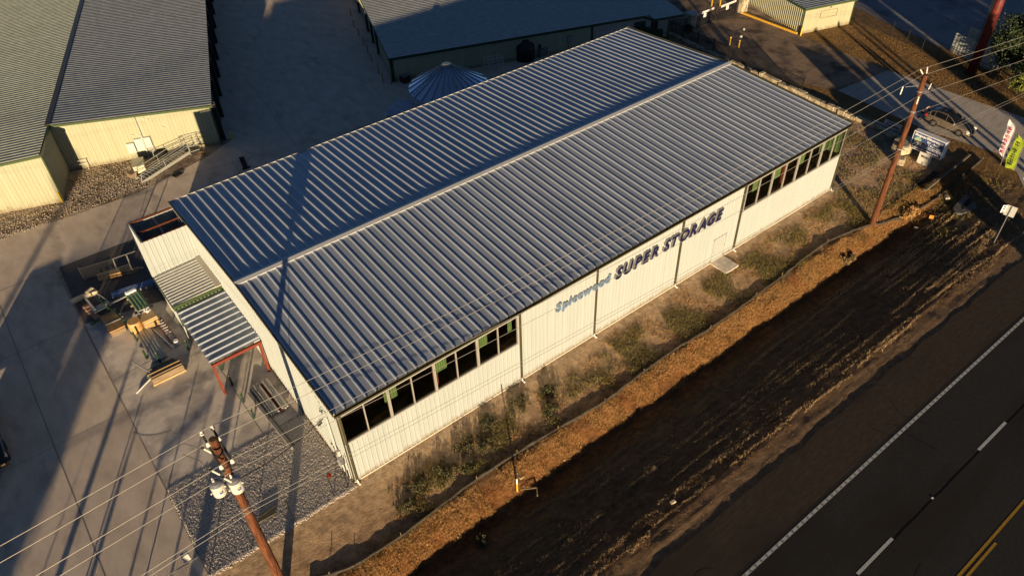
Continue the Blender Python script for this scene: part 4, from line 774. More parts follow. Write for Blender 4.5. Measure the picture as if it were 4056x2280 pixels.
for seg in range(0, len(sp)-1, 6):
    pp = interp(sp[seg:seg+7], .35); b = MB(); V = []
    for k, (x, y) in enumerate(pp):
        g0 = gz(x, y)-.03; h = .21+.07*noise.noise((x*.5, 3, 0)) + .05*noise.noise((x*2, 1, 0)); wv = .05*noise.noise((x*1.5, 7, 0)); V += [(x, y+wv*.3, g0), (x, y+wv+.02, g0+h), (x+.01, y+wv-.03, g0+h-.01), (x, y-.06, g0)]
    n = len(pp)
    b.add(V, [(4*i+j, 4*i+4+j, 4*i+5+j, 4*i+1+j) for i in range(n-1) for j in range(3)]); b.build('fabric', silt_m, SF)
b = MB(); X = -4
for (x, y) in interp(sp, 2.3)[1:]:
    if random.random() < .8: g0 = gz(x, y); lx, ly = random.uniform(-.08, .08), random.uniform(-.05, .05); b.beam((x, y, g0-.05), (x+lx, y+ly, g0+random.uniform(.28, .5)), .03, .03)
b.build('stakes', oldwood, SF)

# ================================================================== UTILITY POLES AND WIRES
NP = Vector((-5.75, -3.10, 0)); NH = 11.9
PN = thing('utility_pole', 'near brown wooden utility pole with two transformers and crossarms', 'utility pole', NP)
b = MB(); b.tube([NP+Zv*z for z in (-.6, 4, 8, NH)], [.24, .21, .18, .155], 16); b.build('pole', wood_d, PN, smooth=False)
b = MB(); b.cyl(NP+Zv*NH, .145, .012, 16); b.build('top_cap', mat('pole_end', (.05, .035, .02), (.16, .11, .06), sc=20, rough=.9), PN)
arm_m = mat('weathered_arm', (.08, .065, .05), (.14, .12, .09), sc=6, rough=.85)
def insulator(P_, par):
    b = MB(); b.lathe(P_, [(.03, 0), (.05, .02), (.10, .05), (.05, .075), (.09, .10), (.045, .125), (.075, .155), (.04, .19), (.03, .21)], 14); return b.build('insulator', porc, par, smooth=True)
CY = (-2.30, -3.0, -4.35)
for dx in (-.22, .22):
    b = MB(); b.beam(NP+Vector((dx, .95, NH-.42)), NP+Vector((dx, -1.45, NH-.42)), .09, .11); ar = b.build('crossarm', arm_m, PN)
    for cy in CY: insulator((NP.x+dx, cy, NH-.36), ar)
    b = MB(); b.beam(NP+Vector((dx, -1.0, NH-.45)), NP+Vector((dx*.7, 0, NH-1.1)), .03, .04); b.build('brace', grey_m, ar)
for z, dy in ((NH-.9, 0), (NH-1.75, .0)): b = MB(); b.tube([NP+Zv*z, NP+Zv*(z+.10)], .185, 16); b.build('band', black, PN)
def transformer(c, lb):
    b = MB(); b.lathe(c, [(.20, 0), (.27, .02), (.27, .62), (.25, .66)], 20); t = b.build('transformer', mat('transformer_paint', (.50, .50, .42), (.56, .56, .48), sc=5, rough=.4), PN, smooth=False)
    b = MB(); b.lathe((c[0], c[1], c[2]+.66), [(.28, 0), (.28, .03), (.17, .10), (.05, .12)], 20); b.build('lid', grey_m, t)
    b = MB(); b.lathe((c[0]-.04, c[1]+.08, c[2]+.74), [(.04, 0), (.06, .03), (.035, .06), (.055, .10), (.03, .14), (.045, .17), (.02, .26)], 10); b.build('bushing', porc, t)
    b = MB(); b.box((c[0]+.02, c[1]-.275, c[2]+.33), (.13, .015, .15)); b.build('label_plate', mat('plate_blue', (.08, .10, .25)), t); b = MB(); b.box((c[0]+.02, c[1]-.279, c[2]+.39), (.09, .015, .05)); b.build('warning_plate', yellow_b, t)
    for dx in (-.25, .2): b = MB(); b.tube([(c[0]+dx, c[1]-.12, c[2]+.45), (c[0]+dx*1.35, c[1]-.2, c[2]+.45)], .035, 8); b.build('terminal', porc, t)
    return t
tA = transformer((NP.x-.62, NP.y-.30, NH-2.75), ''); tB = transformer((NP.x+.02, NP.y-.52, NH-2.85), '')
b = MB(); b.beam(NP+Vector((-.1, 0, NH-2.2)), (NP.x-.45, NP.y-.25, NH-2.2), .05, .08); b.beam(NP+Vector((-.1, 0, NH-2.55)), (NP.x-.45, NP.y-.25, NH-2.55), .05, .08); b.beam(NP+Vector((0, -.15, NH-2.3)), (NP.x+.02, NP.y-.35, NH-2.3), .06, .08); b.build('bracket', elec, PN)
for q in ((-.42, .35, NH-.62), (-.55, -.75, NH-.75), (-.30, -.95, NH-1.25)):
    b = MB(); b.tube([NP+Vector(q), NP+Vector((q[0]+.18, q[1]-.10, q[2]-.32))], .04, 8); c_ = b.build('cutout_fuse', porc, PN); b = MB(); b.tube([NP+Vector((q[0]-.06, q[1]+.03, q[2]+.08)), NP+Vector(q)], .05, 8); b.build('fuse_cap', black, c_)
b = MB(); cl1, cl2 = (-6.95, CY[0], NH-.16), (-6.95, CY[1], NH-.16)
b.tube([cl1, (-6.7, -2.5, NH-.1), (-6.3, -2.75, NH-.45), (NP.x-.42, NP.y+.35, NH-.5)], .012, 5); b.tube([cl2, (-6.9, -3.2, NH+.1), (-6.5, -3.6, NH-.2), (-6.35, -3.9, NH-.9), (NP.x-.55, NP.y-.75, NH-.7)], .012, 5)
b.tube([(NP.x-.35, NP.y-.85, NH-1.0), (NP.x-.7, NP.y-.6, NH-1.5), (NP.x-.66, NP.y-.22, NH-1.8)], .012, 5); b.tube([(NP.x-.1, NP.y-1.0, NH-1.5), (NP.x+.1, NP.y-.7, NH-1.7), (NP.x, NP.y-.44, NH-1.9)], .012, 5)
b.build('jumper_wires', cable_m, PN)
b = MB()
for z in (7.25, 6.95): b.tube([NP+Vector((0, 0, z)), NP+Vector((0, 0, z+.05))], .225, 16)
b.build('comm_clamp', grey_m, PN)
FP = Vector((42.52, -4.70, 0)); PF = thing('utility_pole', 'far reddish wooden utility pole in front of the storage sign', 'utility pole', FP)
b = MB(); b.tube([FP+Zv*z for z in (-.6, 4, 8, 12.1)], [.22, .20, .18, .155], 14); b.build('pole', wood_d, PF)
def susp(a, c, par):
    a = Vector(a); c = Vector(c); pts = [a+(c-a)*k/6 for k in range(7)]; b = MB(); b.tube(pts, [.02, .05, .035, .058, .035, .05, .02], 10); return b.build('insulator', porc, par, smooth=True)
susp((42.45, -4.55, 12.1), (42.25, -4.35, 12.45), PF); susp((42.7, -4.65, 12.1), (42.85, -4.5, 12.5), PF)
b = MB(); b.beam((42.5, -4.6, 11.3), (41.5, -4.1, 11.35), .03, .03); b.beam((42.6, -4.7, 10.8), (43.5, -4.8, 10.7), .03, .03); b.build('bracket', grey_m, PF)
susp((41.3, -4.05, 11.45), (41.15, -4.1, 10.9), PF); susp((43.5, -4.8, 10.75), (43.9, -4.7, 11.05), PF); susp((42.3, -4.85, 10.7), (42.1, -4.95, 10.2), PF)
b = MB(); b.tube([FP+Zv*9.4, FP+Zv*9.5], .21, 12); b.tube([FP+Zv*6.5, FP+Zv*6.58], .215, 12); b.tube([FP+Zv*10.9, FP+Zv*10.97], .2, 12); b.build('band', grey_m, PF)
def wire(name, a, c, sag, label, r=.012, M_=wire_m, ext_l=None, ext_r=None):
    pts = []; a = Vector(a); c = Vector(c)
    if ext_l is not None: e = Vector(ext_l); pts += [e+(a-e)*t/8 - Zv*4*.9*(t/8)*(1-t/8) for t in range(8)]
    pts += [a+(c-a)*t/24 - Zv*4*sag*(t/24)*(1-t/24) for t in range(25)]
    if ext_r is not None: e = Vector(ext_r); pts += [c+(e-c)*t/10 - Zv*4*.15*(t/10)*(1-t/10) for t in range(1, 11)]
    b = MB(); b.tube(pts, r, 5); return tag(b.build(name, M_), label, 'power line', 'power lines strung between the two wooden poles')
zi = NH-.14
wire('power_line', (-5.75, CY[0], zi), (42.25, -4.35, 12.45), .55, 'uppermost wire, on the rear insulators of the near pole', ext_l=(-60, CY[0]-.6, 12.6), ext_r=(80, -4.7, 7.4))
wire('power_line', (-5.75, CY[1], zi), (42.4, -4.5, 12.0), .55, 'second wire from the top, on the middle insulators of the near pole', ext_l=(-60, CY[1]-.6, 12.6), ext_r=(80, -4.8, 6.9))
wire('power_line', (-5.75, CY[2], zi), (42.6, -4.9, 10.8), .55, 'third wire from the top, on the front insulators of the near pole', ext_l=(-60, CY[2]-.6, 12.6), ext_r=(80, -4.8, 5.0))
wire('power_line', (-5.6, -3.35, NH-2.0), (42.6, -4.95, 9.45), .5, 'neutral wire below the crossarms, above the transformers', r=.011, ext_l=(-60, -3.9, 10.9), ext_r=(80, -5, 3.9))
wire('phone_cable', (-5.75, -3.32, 7.25), (42.5, -4.93, 6.65), .35, 'upper of the two low cables that cross the lower half of the white wall', r=.011, ext_l=(-60, -3.6, 7.6), ext_r=(80, -5.2, 2.5))
wire('phone_cable', (-5.75, -3.34, 6.95), (42.5, -4.93, 6.35), .30, 'lower of the two low cables that cross the lower half of the white wall', r=.011, ext_l=(-60, -3.6, 7.3), ext_r=(80, -5.2, 2.2))
b = MB(); A_ = Vector((-5.6, -3.0, 8.9)); B_ = Vector((-.30, 1.36, 4.5)); b.tube([A_+(B_-A_)*t/14 - Zv*4*.35*(t/14)*(1-t/14) for t in range(15)], .022, 6); tag(b.build('service_drop', cable_m), 'black twisted service cable from the near pole to the gable conduit', 'cable')

# ================================================================== ROADSIDE THINGS ON THE RIGHT
# low stone wall and edging
def stones(path, n, s0, label, zt=.45, wd_=.5):
    W = thing('stone_wall', label, 'stone wall', (*path[0], 0)); pp = interp(path, .05); L_ = len(pp); k = 0; b = MB()
    while k < L_-1:
        l = random.randint(int(s0*10), int(s0*26)); k2 = min(L_-1, k+l); a = Vector((*pp[k], 0)); c = Vector((*pp[k2], 0)); d = c-a; h = zt*random.uniform(.8, 1.15)
        if d.length > .05: b.box((a+c)/2+Vector((random.uniform(-.06, .06), random.uniform(-.04, .04), h/2)), (d.length*.96, wd_*random.uniform(.8, 1.2), h), rz=math.atan2(d.y, d.x)+random.uniform(-.08, .08))
        k = k2
    b.build('stones', stone_m, W, bevel=.05); return W
stones([(56.1, 16.6), (55.4, 9), (55.25, 5.6), (55.25, 3.4), (54.9, .9), (54.3, -.7)], 0, .9, 'long low wall of pale limestone blocks right of the white building', .40, .5)
stones([(54.9, 30.0), (56.7, 29.7), (56.4, 25), (56.25, 21), (56.1, 16.7)], 0, .7, 'shaded stone edging under the black picket fence', .22, .45)
b = MB(); b.box((53.0, -.65, .75), (1.5, 1.0, 1.3), rz=-.35); b.box((52.2, -1.1, 1.25), (1.0, .8, .35), rz=.2); b.box((51.5, -1.5, .35), (.9, .7, .6), rz=.4); tag(b.build('stone_pier', stone_m, bevel=.12), 'broken pale stone block pier left of the storage sign', 'stone pier')
def curb(a, c, lb, z=.16, wd_=.16):
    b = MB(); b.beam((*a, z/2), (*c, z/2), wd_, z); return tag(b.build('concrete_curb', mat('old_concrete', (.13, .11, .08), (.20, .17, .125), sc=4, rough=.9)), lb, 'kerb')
curb((57.1, -4.6), (49.3, -5.0), 'thin pale concrete kerb running in front of the storage sign')
b = MB(); b.bb((49.9, -4.4, .01), (52.6, -3.9, .05)); tag(b.build('drain_slot', rubber), 'dark drain slot in the dirt before the storage sign', 'drain')
# pylon sign, face towards -x
PS = thing('pylon_sign', 'white boxed roadside sign SuperStorage RV Boat Self Storage on a post numbered 9514', 'sign', (53.0, -2.75, 0))
b = MB(); b.bb((52.8, -3.16, 0), (53.25, -2.26, 1.15)); b.build('post', mat('sign_post_white', (.62, .60, .52), rough=.5), PS)
cab = MB(); cab.bb((52.78, -4.0, 1.05), (53.35, -1.24, 2.62)); cab = cab.build('cabinet', signwhite, PS)
b = MB(); b.bb((52.765, -3.92, 1.12), (52.778, -1.32, 2.55)); fc = b.build('blue_face', signblue, cab)
XM = (0, -1, 0); ZZ = (0, 0, 1); fx = 52.76
text_on('SuperStorage', (fx, -1.38, 2.20), XM, ZZ, 2.46, .30, .006, .05, .1).build('lettering', signwhite, cab)
text_on('RV - Boat', (fx, -2.55, 1.98), XM, ZZ, 1.0, .17, .006, .03).build('lettering', signwhite, cab)
text_on('Self Storage', (fx, -2.35, 1.74), XM, ZZ, 1.40, .18, .006, .03).build('lettering', signwhite, cab)
b = MB(); b.bb((52.757, -3.85, 1.47), (52.765, -2.05, 1.68)); b.build('number_panel', mat('sign_grey', (.50, .52, .55)), cab)
text_on('830-220-4616', (52.754, -2.12, 1.50), XM, ZZ, 1.68, .14, .006, .02).build('lettering', signnavy, cab)
b = MB(); b.bb((52.757, -3.92, 1.12), (52.765, -1.32, 1.42)); b.build('web_panel', mat('sign_dark_blue', (.02, .035, .10)), cab)
text_on('Super-Storage.com', (52.754, -1.42, 1.18), XM, ZZ, 2.35, .19, .006, .035).build('lettering', signwhite, cab)
def disc(b, x, cy, cz, ry, rz_, n=24, d=.008): b.prism([(ry*math.cos(2*PI*k/n), rz_*math.sin(2*PI*k/n)) for k in range(n)], lambda p, q, t: (x-t, cy+p, cz+q), d)
b = MB(); disc(b, 52.765, -1.75, 1.93, .30, .26); b.build('emblem_globe', mat('emblem_green', (.25, .42, .22), (.40, .55, .45), sc=6), cab)
b = MB(); b.prism([(-.32, -.04), (.10, -.22), (.34, -.2), (.36, -.02), (.1, .10), (-.2, .1)], lambda p, q, t: (52.756-t, -1.80-p, 1.80+q), .008); b.build('emblem_van', mat('emblem_cream', (.62, .60, .50)), cab)
b = MB(); b.prism([(-.18, .0), (.05, -.01), (.05, .07), (-.14, .07)], lambda p, q, t: (52.748-t, -1.80-p, 1.80+q), .006); b.build('emblem_window', signnavy, cab)
text_on('9514', (52.79, -2.44, .62), XM, ZZ, .56, .22, .008, .04).build('lettering', signnavy, PS)
b = MB(); b.bb((52.78, -2.8, .02), (52.8, -2.7, .25)); b.build('hatch', grey_m, PS)
# banner on posts
BN = thing('vinyl_banner', 'white vinyl banner Units Available tied up behind the low stone wall', 'banner', (55.7, 1.9, 0))
def clothmesh(n, m_, f):
    V = [f(i/(n-1), j/(m_-1)) for j in range(m_) for i in range(n)]; Fc = [(j*n+i, j*n+i+1, (j+1)*n+i+1, (j+1)*n+i) for j in range(m_-1) for i in range(n-1)]; return V, Fc
V, Fc = clothmesh(14, 6, lambda s, t: (55.7+.03*math.sin(s*9+t*3), 2.72-1.62*s, .42+.62*t-.10*t*math.sin(s*PI))); b = MB(); b.add(V, Fc); b.add([(x+.01, y, z) for x, y, z in V], [f[::-1] for f in Fc]); b.build('cloth', bannerw, BN)
V, Fc = clothmesh(14, 4, lambda s, t: (55.66+.03*math.sin(s*9+t*3), 2.72-1.62*s, .20+.20*t)); b = MB(); b.add(V, Fc); b.add([(x+.01, y, z) for x, y, z in V], [f[::-1] for f in Fc]); b.build('lower_strip', signwhite, BN)
text_on('Units', (55.64, 2.45, .76), XM, ZZ, .75, .18, .006, .03, .2).build('lettering', purple, BN); text_on('Available', (55.64, 2.60, .50), XM, ZZ, 1.35, .20, .006, .03, .2).build('lettering', purple, BN)
text_on('830-220-4616', (55.60, 2.62, .22), XM, ZZ, 1.4, .14, .006, .01).build('lettering', signnavy, BN)
b = MB(); b.beam((55.7, 2.75, 0), (55.7, 2.75, 1.1), .03, .03); b.beam((55.7, 1.07, 0), (55.7, 1.07, 1.05), .03, .03); b.build('stakes', grey_m, BN)
b = MB(); b.box((55.55, 3.0, .50), (.10, 1.4, .03)); tag(b.build('rolled_strip', signwhite), 'white folded banner strip lying on the low stone wall', 'banner')
# feather flags: blades in the y-z plane
def feather(lb, M_, M_t, txt, x, right, left, base):
    T = thing('feather_flag', lb, 'feather flag', (x, base, 0)); zr = [q[0] for q in right]; yr = [q[1] for q in right]; zl = [q[0] for q in left]; yl = [q[1] for q in left]
    b = MB(); b.tube([(x, base, 0)]+[(x, np.interp(z, zr, yr)-.015, z) for z in np.linspace(zr[0], zr[-1], 16)], .022, 6); b.build('pole', grey_m, T)
    n = 22; V = []
    for z in np.linspace(zr[0], zr[-1], n):
        a_ = np.interp(z, zr, yr); c_ = np.interp(z, zl, yl)
        for i in range(7): s_ = i/6; V.append((x+.05*math.sin(z*5+s_*5)*s_, a_+(c_-a_)*s_, z+.04*math.sin(s_*6)*s_))
    Fc = [(j*7+i, j*7+i+1, (j+1)*7+i+1, (j+1)*7+i) for j in range(n-1) for i in range(6)]; b = MB(); b.add(V, Fc); b.build('cloth', M_, T, smooth=True)
    z1 = zr[-1]-.45; z0 = zr[0]+.35; stp = (z1-z0)/len(txt)
    for i, ch in enumerate(txt):
        if ch == ' ': continue
        z = z1-stp*(i+1); mid = (np.interp(z, zr, yr)+np.interp(z, zl, yl))/2
        text_on(ch, (x-.085, mid+.14, z), XM, ZZ, .28, stp*.74, .006, .03).build('lettering', M_t, T)
feather('white feather flag with dark red lettering at the edge of the driveway', flagw, magenta, 'STORAGE', 57.6, [(.70, -6.93), (3.2, -6.86), (3.6, -6.72), (3.92, -6.18)], [(.70, -6.85), (1.1, -6.42), (3.92, -6.14)], -6.97)
feather('lime green feather flag with dark lettering beside the white one', lime, signnavy, 'RV STORAGE', 57.55, [(.04, -8.10), (2.3, -7.93), (2.72, -7.80), (3.0, -7.28)], [(.04, -7.38), (.7, -7.18), (3.0, -7.22)], -8.12)
# road sign, markers, drain inlet
RSg = thing('road_sign', 'road sign on a thin pole seen from behind on the shaded verge', 'road sign', (47.13, -11.73, gz(47.13, -11.73))); b = MB(); b.beam((47.13, -11.73, -.5), (47.13, -11.73, 3.15), .05, .05); b.build('pole', grey_m, RSg)
b = MB(); b.box((47.18, -11.75, 2.75), (.03, .68, .85), rz=.15); b.build('plate', elec, RSg); b = MB(); b.box((46.95, -11.35, 2.85), (.03, .30, .62), rz=.9); p_ = b.build('plate', signwhite, RSg)
b = MB()
for k in range(3): b.box((46.92, -11.37, 2.65+.2*k), (.03, .16, .08), rz=.9)
b.build('bars', signnavy, p_)
b = MB(); b.box((55.5, -9.8, 1.0), (.03, .55, .45)); s_ = b.build('yard_sign', signwhite); tag(s_, 'white yard sign with red letters at the right edge of the picture', 'sign'); text_on('RV', (55.48, -9.62, .86), XM, ZZ, .36, .28, .006, .04).build('lettering', magenta, s_)
dix, diy, diz = gp(50.3, -8.0)
DI = thing('drain_inlet', 'oval concrete culvert inlet with dark slot on the shaded verge', 'culvert', (dix, diy, diz))
b = MB(); pl = []; 
for k in range(24): a = 2*PI*k/24; p = Vector((1.95*math.cos(a), .70*math.sin(a)*(1+.15*math.sin(3*a)), 0)); p.rotate(Matrix.Rotation(.12, 3, 'Z')); pl.append((dix+p.x, diy+p.y))
b.flat(pl, diz-.1, diz+.07); b.build('apron', mat('culvert_concrete', (.10, .095, .085), (.17, .16, .145), sc=4, rough=.9), DI, bevel=.02)
b = MB(); pl = []
for k in range(20): a = 2*PI*k/20; p = Vector((1.4*math.cos(a), .19*math.sin(a), 0)); p.rotate(Matrix.Rotation(.12, 3, 'Z')); pl.append((dix+.1+p.x, diy+p.y))
b.flat(pl, diz+.07, diz+.076); b.build('slot', rubber, DI)
mzx, mzy, mz = gp(45.7, -7.45)
b = MB(); b.box((mzx, mzy, mz+.55), (.02, .30, .30), rz=.5); s_ = b.build('marker_sign', orange_s); tag(s_, 'small orange marker with black pattern on the verge', 'marker'); b = MB(); b.beam((mzx+.02, mzy, mz), (mzx+.02, mzy, mz+.42), .02, .02); b.build('stake', black, s_); b = MB()
for dy, dz in ((-.07, .07), (.07, -.05), (.05, .08)): b.box((mzx-.015, mzy+dy, mz+.55+dz), (.02, .08, .05), rz=.5)
b.build('pattern', black, s_)
yx, yy_, yz = gp(6.58, -6.14)
YM = thing('cable_marker', 'thin dark stake with yellow and white sleeve beside the silt fence', 'marker post', (yx, yy_, yz)); b = MB(); b.cyl((yx, yy_, yz), .045, 1.25, 8); b.build('sleeve', yellow_b, YM); b = MB(); b.cyl((yx, yy_, yz+.78), .048, .45, 8); b.build('white_sleeve', signwhite, YM); b = MB(); b.tube([(yx, yy_, yz+1.25), (yx-.02, yy_+.04, yz+2.3)], .035, 6); b.build('rod', rubber, YM)
tx, ty, tz = gp(7.1, -6.6); b = MB(); b.beam((tx-.4, ty+.3, tz+.30), (tx+.35, ty-.16, tz+.30), .08, .04); b.beam((tx+.35, ty-.16, tz+.30), (tx+.08, ty-.55, tz+.28), .07, .04); b.beam((tx+.35, ty-.16, tz), (tx+.35, ty-.16, tz+.3), .05, .05); b.beam((tx+.08, ty-.55, tz), (tx+.08, ty-.55, tz+.3), .05, .05); tag(b.build('wooden_trestle', oldwood), 'small dark wooden trestle at the foot of the yellow sleeved stake', 'trestle')
# card reader
CR = thing('card_reader', 'curved black card reader post with two heads beside a yellow sleeve', 'card reader', (59.4, 23.3, 0)); b = MB(); b.cyl((59.4, 23.3, 0), .07, .95, 10); b.build('sleeve', yellow_b, CR)
b = MB(); b.tube([(59.5, 23.2, 0), (59.5, 23.2, 1.3), (59.6, 22.9, 1.7), (59.9, 22.3, 1.95)], .05, 8); b.tube([(59.5, 23.2, .8), (59.65, 22.8, 1.05), (59.9, 22.5, 1.1)], .05, 8); b.build('gooseneck', black, CR)
for q, d in (((59.95, 22.2, 1.97), (.14, .14, .2)), ((59.95, 22.4, 1.12), (.18, .16, .22))): b = MB(); b.box(q, d); b.build('reader_head', elec, CR)
b = MB(); b.cyl((59.72, 22.3, 0), .075, .80, 10); tag(b.build('bollard', yellow_b), 'yellow bollard standing alone beside the curved card reader', 'bollard')
for k, (x, y) in enumerate(((67.2, 31.3), (66.4, 31.9))): b = MB(); b.cyl((x, y, 0), .075, 1.1, 10); tag(b.build('bollard', yellow_b), ['right', 'left'][k]+' sunlit bollard behind the right gate leaf', 'bollard')
# red column of a tall sign and the corrugated enclosure
b = MB(); b.tube([(71.6, 2.95, 0), (71.6, 2.95, 14)], .44, 24); RP = thing('tall_sign_column', 'thick rust red steel column rising out of the picture at the upper right', 'column', (71.6, 2.95, 0)); b.build('column', redpole, RP, smooth=True)
b = MB()
for dy in (.25, .42): b.tube([(71.1, 2.95+dy, .2), (71.1, 2.95+dy, 13.5)], .03, 6)
b.build('conduit', black, RP)
WF = thing('corrugated_enclosure', 'white corrugated metal enclosure behind the red column', 'enclosure', (74.5, 4.5, 0)); CP = [(0, 0), (.08, .018), (.16, .018), (.24, 0)]
b = MB(); d_ = Vector((73.75-75.1, 2.0-7.05, 0)); b.ribbed((75.1, 7.05, 0), d_, d_.length, Zv, 2.1, (-.966, .26, 0), .36, CP); b.build('long_panel', white_wall, WF)
b = MB(); d_ = Vector((76.3-73.75, 1.75-2.0, 0)); b.ribbed((73.75, 2.0, 0), d_, d_.length, Zv, 2.1, (-.1, -.99, 0), .36, CP); b.build('end_panel', white_wall, WF)
b = MB(); b.ribbed((76.3, 1.75, 0), Vector((1.3, 5.0, 0)), 5.2, Zv, 2.1, (.97, -.2, 0), .36, CP); b.build('rear_panel', white_wall, WF)

# ================================================================== CAR AND PERSON
def loft(secs, closed=True):
    b = MB(); n = len(secs[0]); V = [q for s_ in secs for q in s_]; Fc = []
    for i in range(len(secs)-1):
        for k in range(n if closed else n-1): k2 = (k+1) % n; Fc.append((i*n+k, i*n+k2, (i+1)*n+k2, (i+1)*n+k))
    Fc.append(tuple(range(n-1, -1, -1))); Fc.append(tuple((len(secs)-1)*n+k for k in range(n))); return b.add(V, Fc)
CX, CYF, CYR = 60.13, -3.10, 1.02          # centre line x, nose and tail y
CAR = thing('parked_car', 'champagne crossover car with roof rails parked on the driveway', 'car', (CX, -1.0, 0))
hw = .83
# body lower shell: stations along the length  (t 0 nose .. 1 tail, half width, bottom z, belt z, shoulder inset)
ST_ = [(0, .58, .30, .50, .05), (.02, .70, .24, .62, .06), (.07, .78, .22, .72, .07), (.16, .82, .22, .80, .09), (.28, .83, .22, .87, .10), (.34, .83, .22, .90, .08), (.5, .83, .22, .92, .06), (.7, .83, .22, .95, .06), (.86, .82, .24, .97, .08), (.95, .79, .28, .93, .08), (.985, .74, .32, .86, .08), (1, .66, .38, .70, .06)]
secs = []
for t, h_, zb, zt, ins in ST_:
    y = CYF+(CYR-CYF)*t; secs.append([(CX-h_+.05, y, zb), (CX-h_, y, zb+.12), (CX-h_-.01, y, (zb+zt)/2), (CX-h_+.02, y, zt-.09), (CX-h_+ins+.04, y, zt), (CX-h_*.5, y, zt+.035), (CX, y, zt+.05), (CX+h_*.5, y, zt+.035), (CX+h_-ins-.04, y, zt), (CX+h_-.02, y, zt-.09), (CX+h_+.01, y, (zb+zt)/2), (CX+h_, y, zb+.12), (CX+h_-.05, y, zb)])
b = loft(secs); body = b.build('body', carpaint, CAR, smooth=True); sm = body.modifiers.new('sub', 'SUBSURF'); sm.levels = sm.render_levels = 1
# roof and pillars
def cab_secs(inset, dz, t0=.30, t1=.965):
    out = []
    for t, zt, wt in ((.30, .92, .60), (.38, 1.12, .60), (.46, 1.32, .58), (.54, 1.42, .575), (.68, 1.445, .57), (.80, 1.41, .56), (.90, 1.27, .56), (.965, .98, .60)):
        y = CYF+(CYR-CYF)*t; zb = .88; wb_ = hw-.10
        out.append([(CX-wb_-inset, y, zb), (CX-(wb_+(wt-wb_)*((zt-zb)/.56))-inset, y, zt-.03+dz), (CX-wt*.5, y, zt+dz+.01), (CX, y, zt+dz+.02), (CX+wt*.5, y, zt+dz+.01), (CX+(wb_+(wt-wb_)*((zt-zb)/.56))+inset, y, zt-.03+dz), (CX+wb_+inset, y, zb)])
    return out
b = loft(cab_secs(-.012, -.012), closed=False); b.build('windows', carglass, CAR, smooth=True)
cs = cab_secs(0, 0); b = MB()
for i in range(3, 6):           # painted roof skin between header and tailgate
    for k in range(1, 5): b.add([cs[i][k], cs[i+1][k] if i < 6 else cs[i][k], cs[i+1][k+1], cs[i][k+1]], [(0, 1, 2, 3)])
for side in (1, 5):             # A, roof rail line, D pillars
    for i in range(0, 7): b.beam(Vector(cs[i][side])+Vector((0, 0, .0)), Vector(cs[i+1][side]), .055, .03)
for side in (0, 6):
    k = 1 if side == 0 else 5
    for i in (3, 5): b.beam(cs[i][side], cs[i][k], .02, .07, up=(1, 0, 0))
    b.beam(cs[6][side], cs[6][k], .03, .16, up=(1, 0, 0)); b.beam(cs[0][side], cs[7][side], .03, .03)
b.build('roof', carpaint, CAR, smooth=False)
b = MB(); y0 = CYF+(CYR-CYF)*.52; 
b.bb((CX-.40, y0, 1.448), (CX+.40, y0+.62, 1.462)); b.bb((CX-.40, y0+.70, 1.455), (CX+.40, y0+1.0, 1.468)); b.build('sunroof', carglass, CAR)
b = MB()
for sx in (-.50, .50): b.beam((CX+sx, y0-.02, 1.48), (CX+sx, y0+1.25, 1.47), .03, .03); 
b.beam((CX-.5, y0+.15, 1.49), (CX+.5, y0+.15, 1.49), .04, .02); b.beam((CX-.5, y0+.95, 1.49), (CX+.5, y0+.95, 1.49), .04, .02); b.build('roof_rack', rubber, CAR)
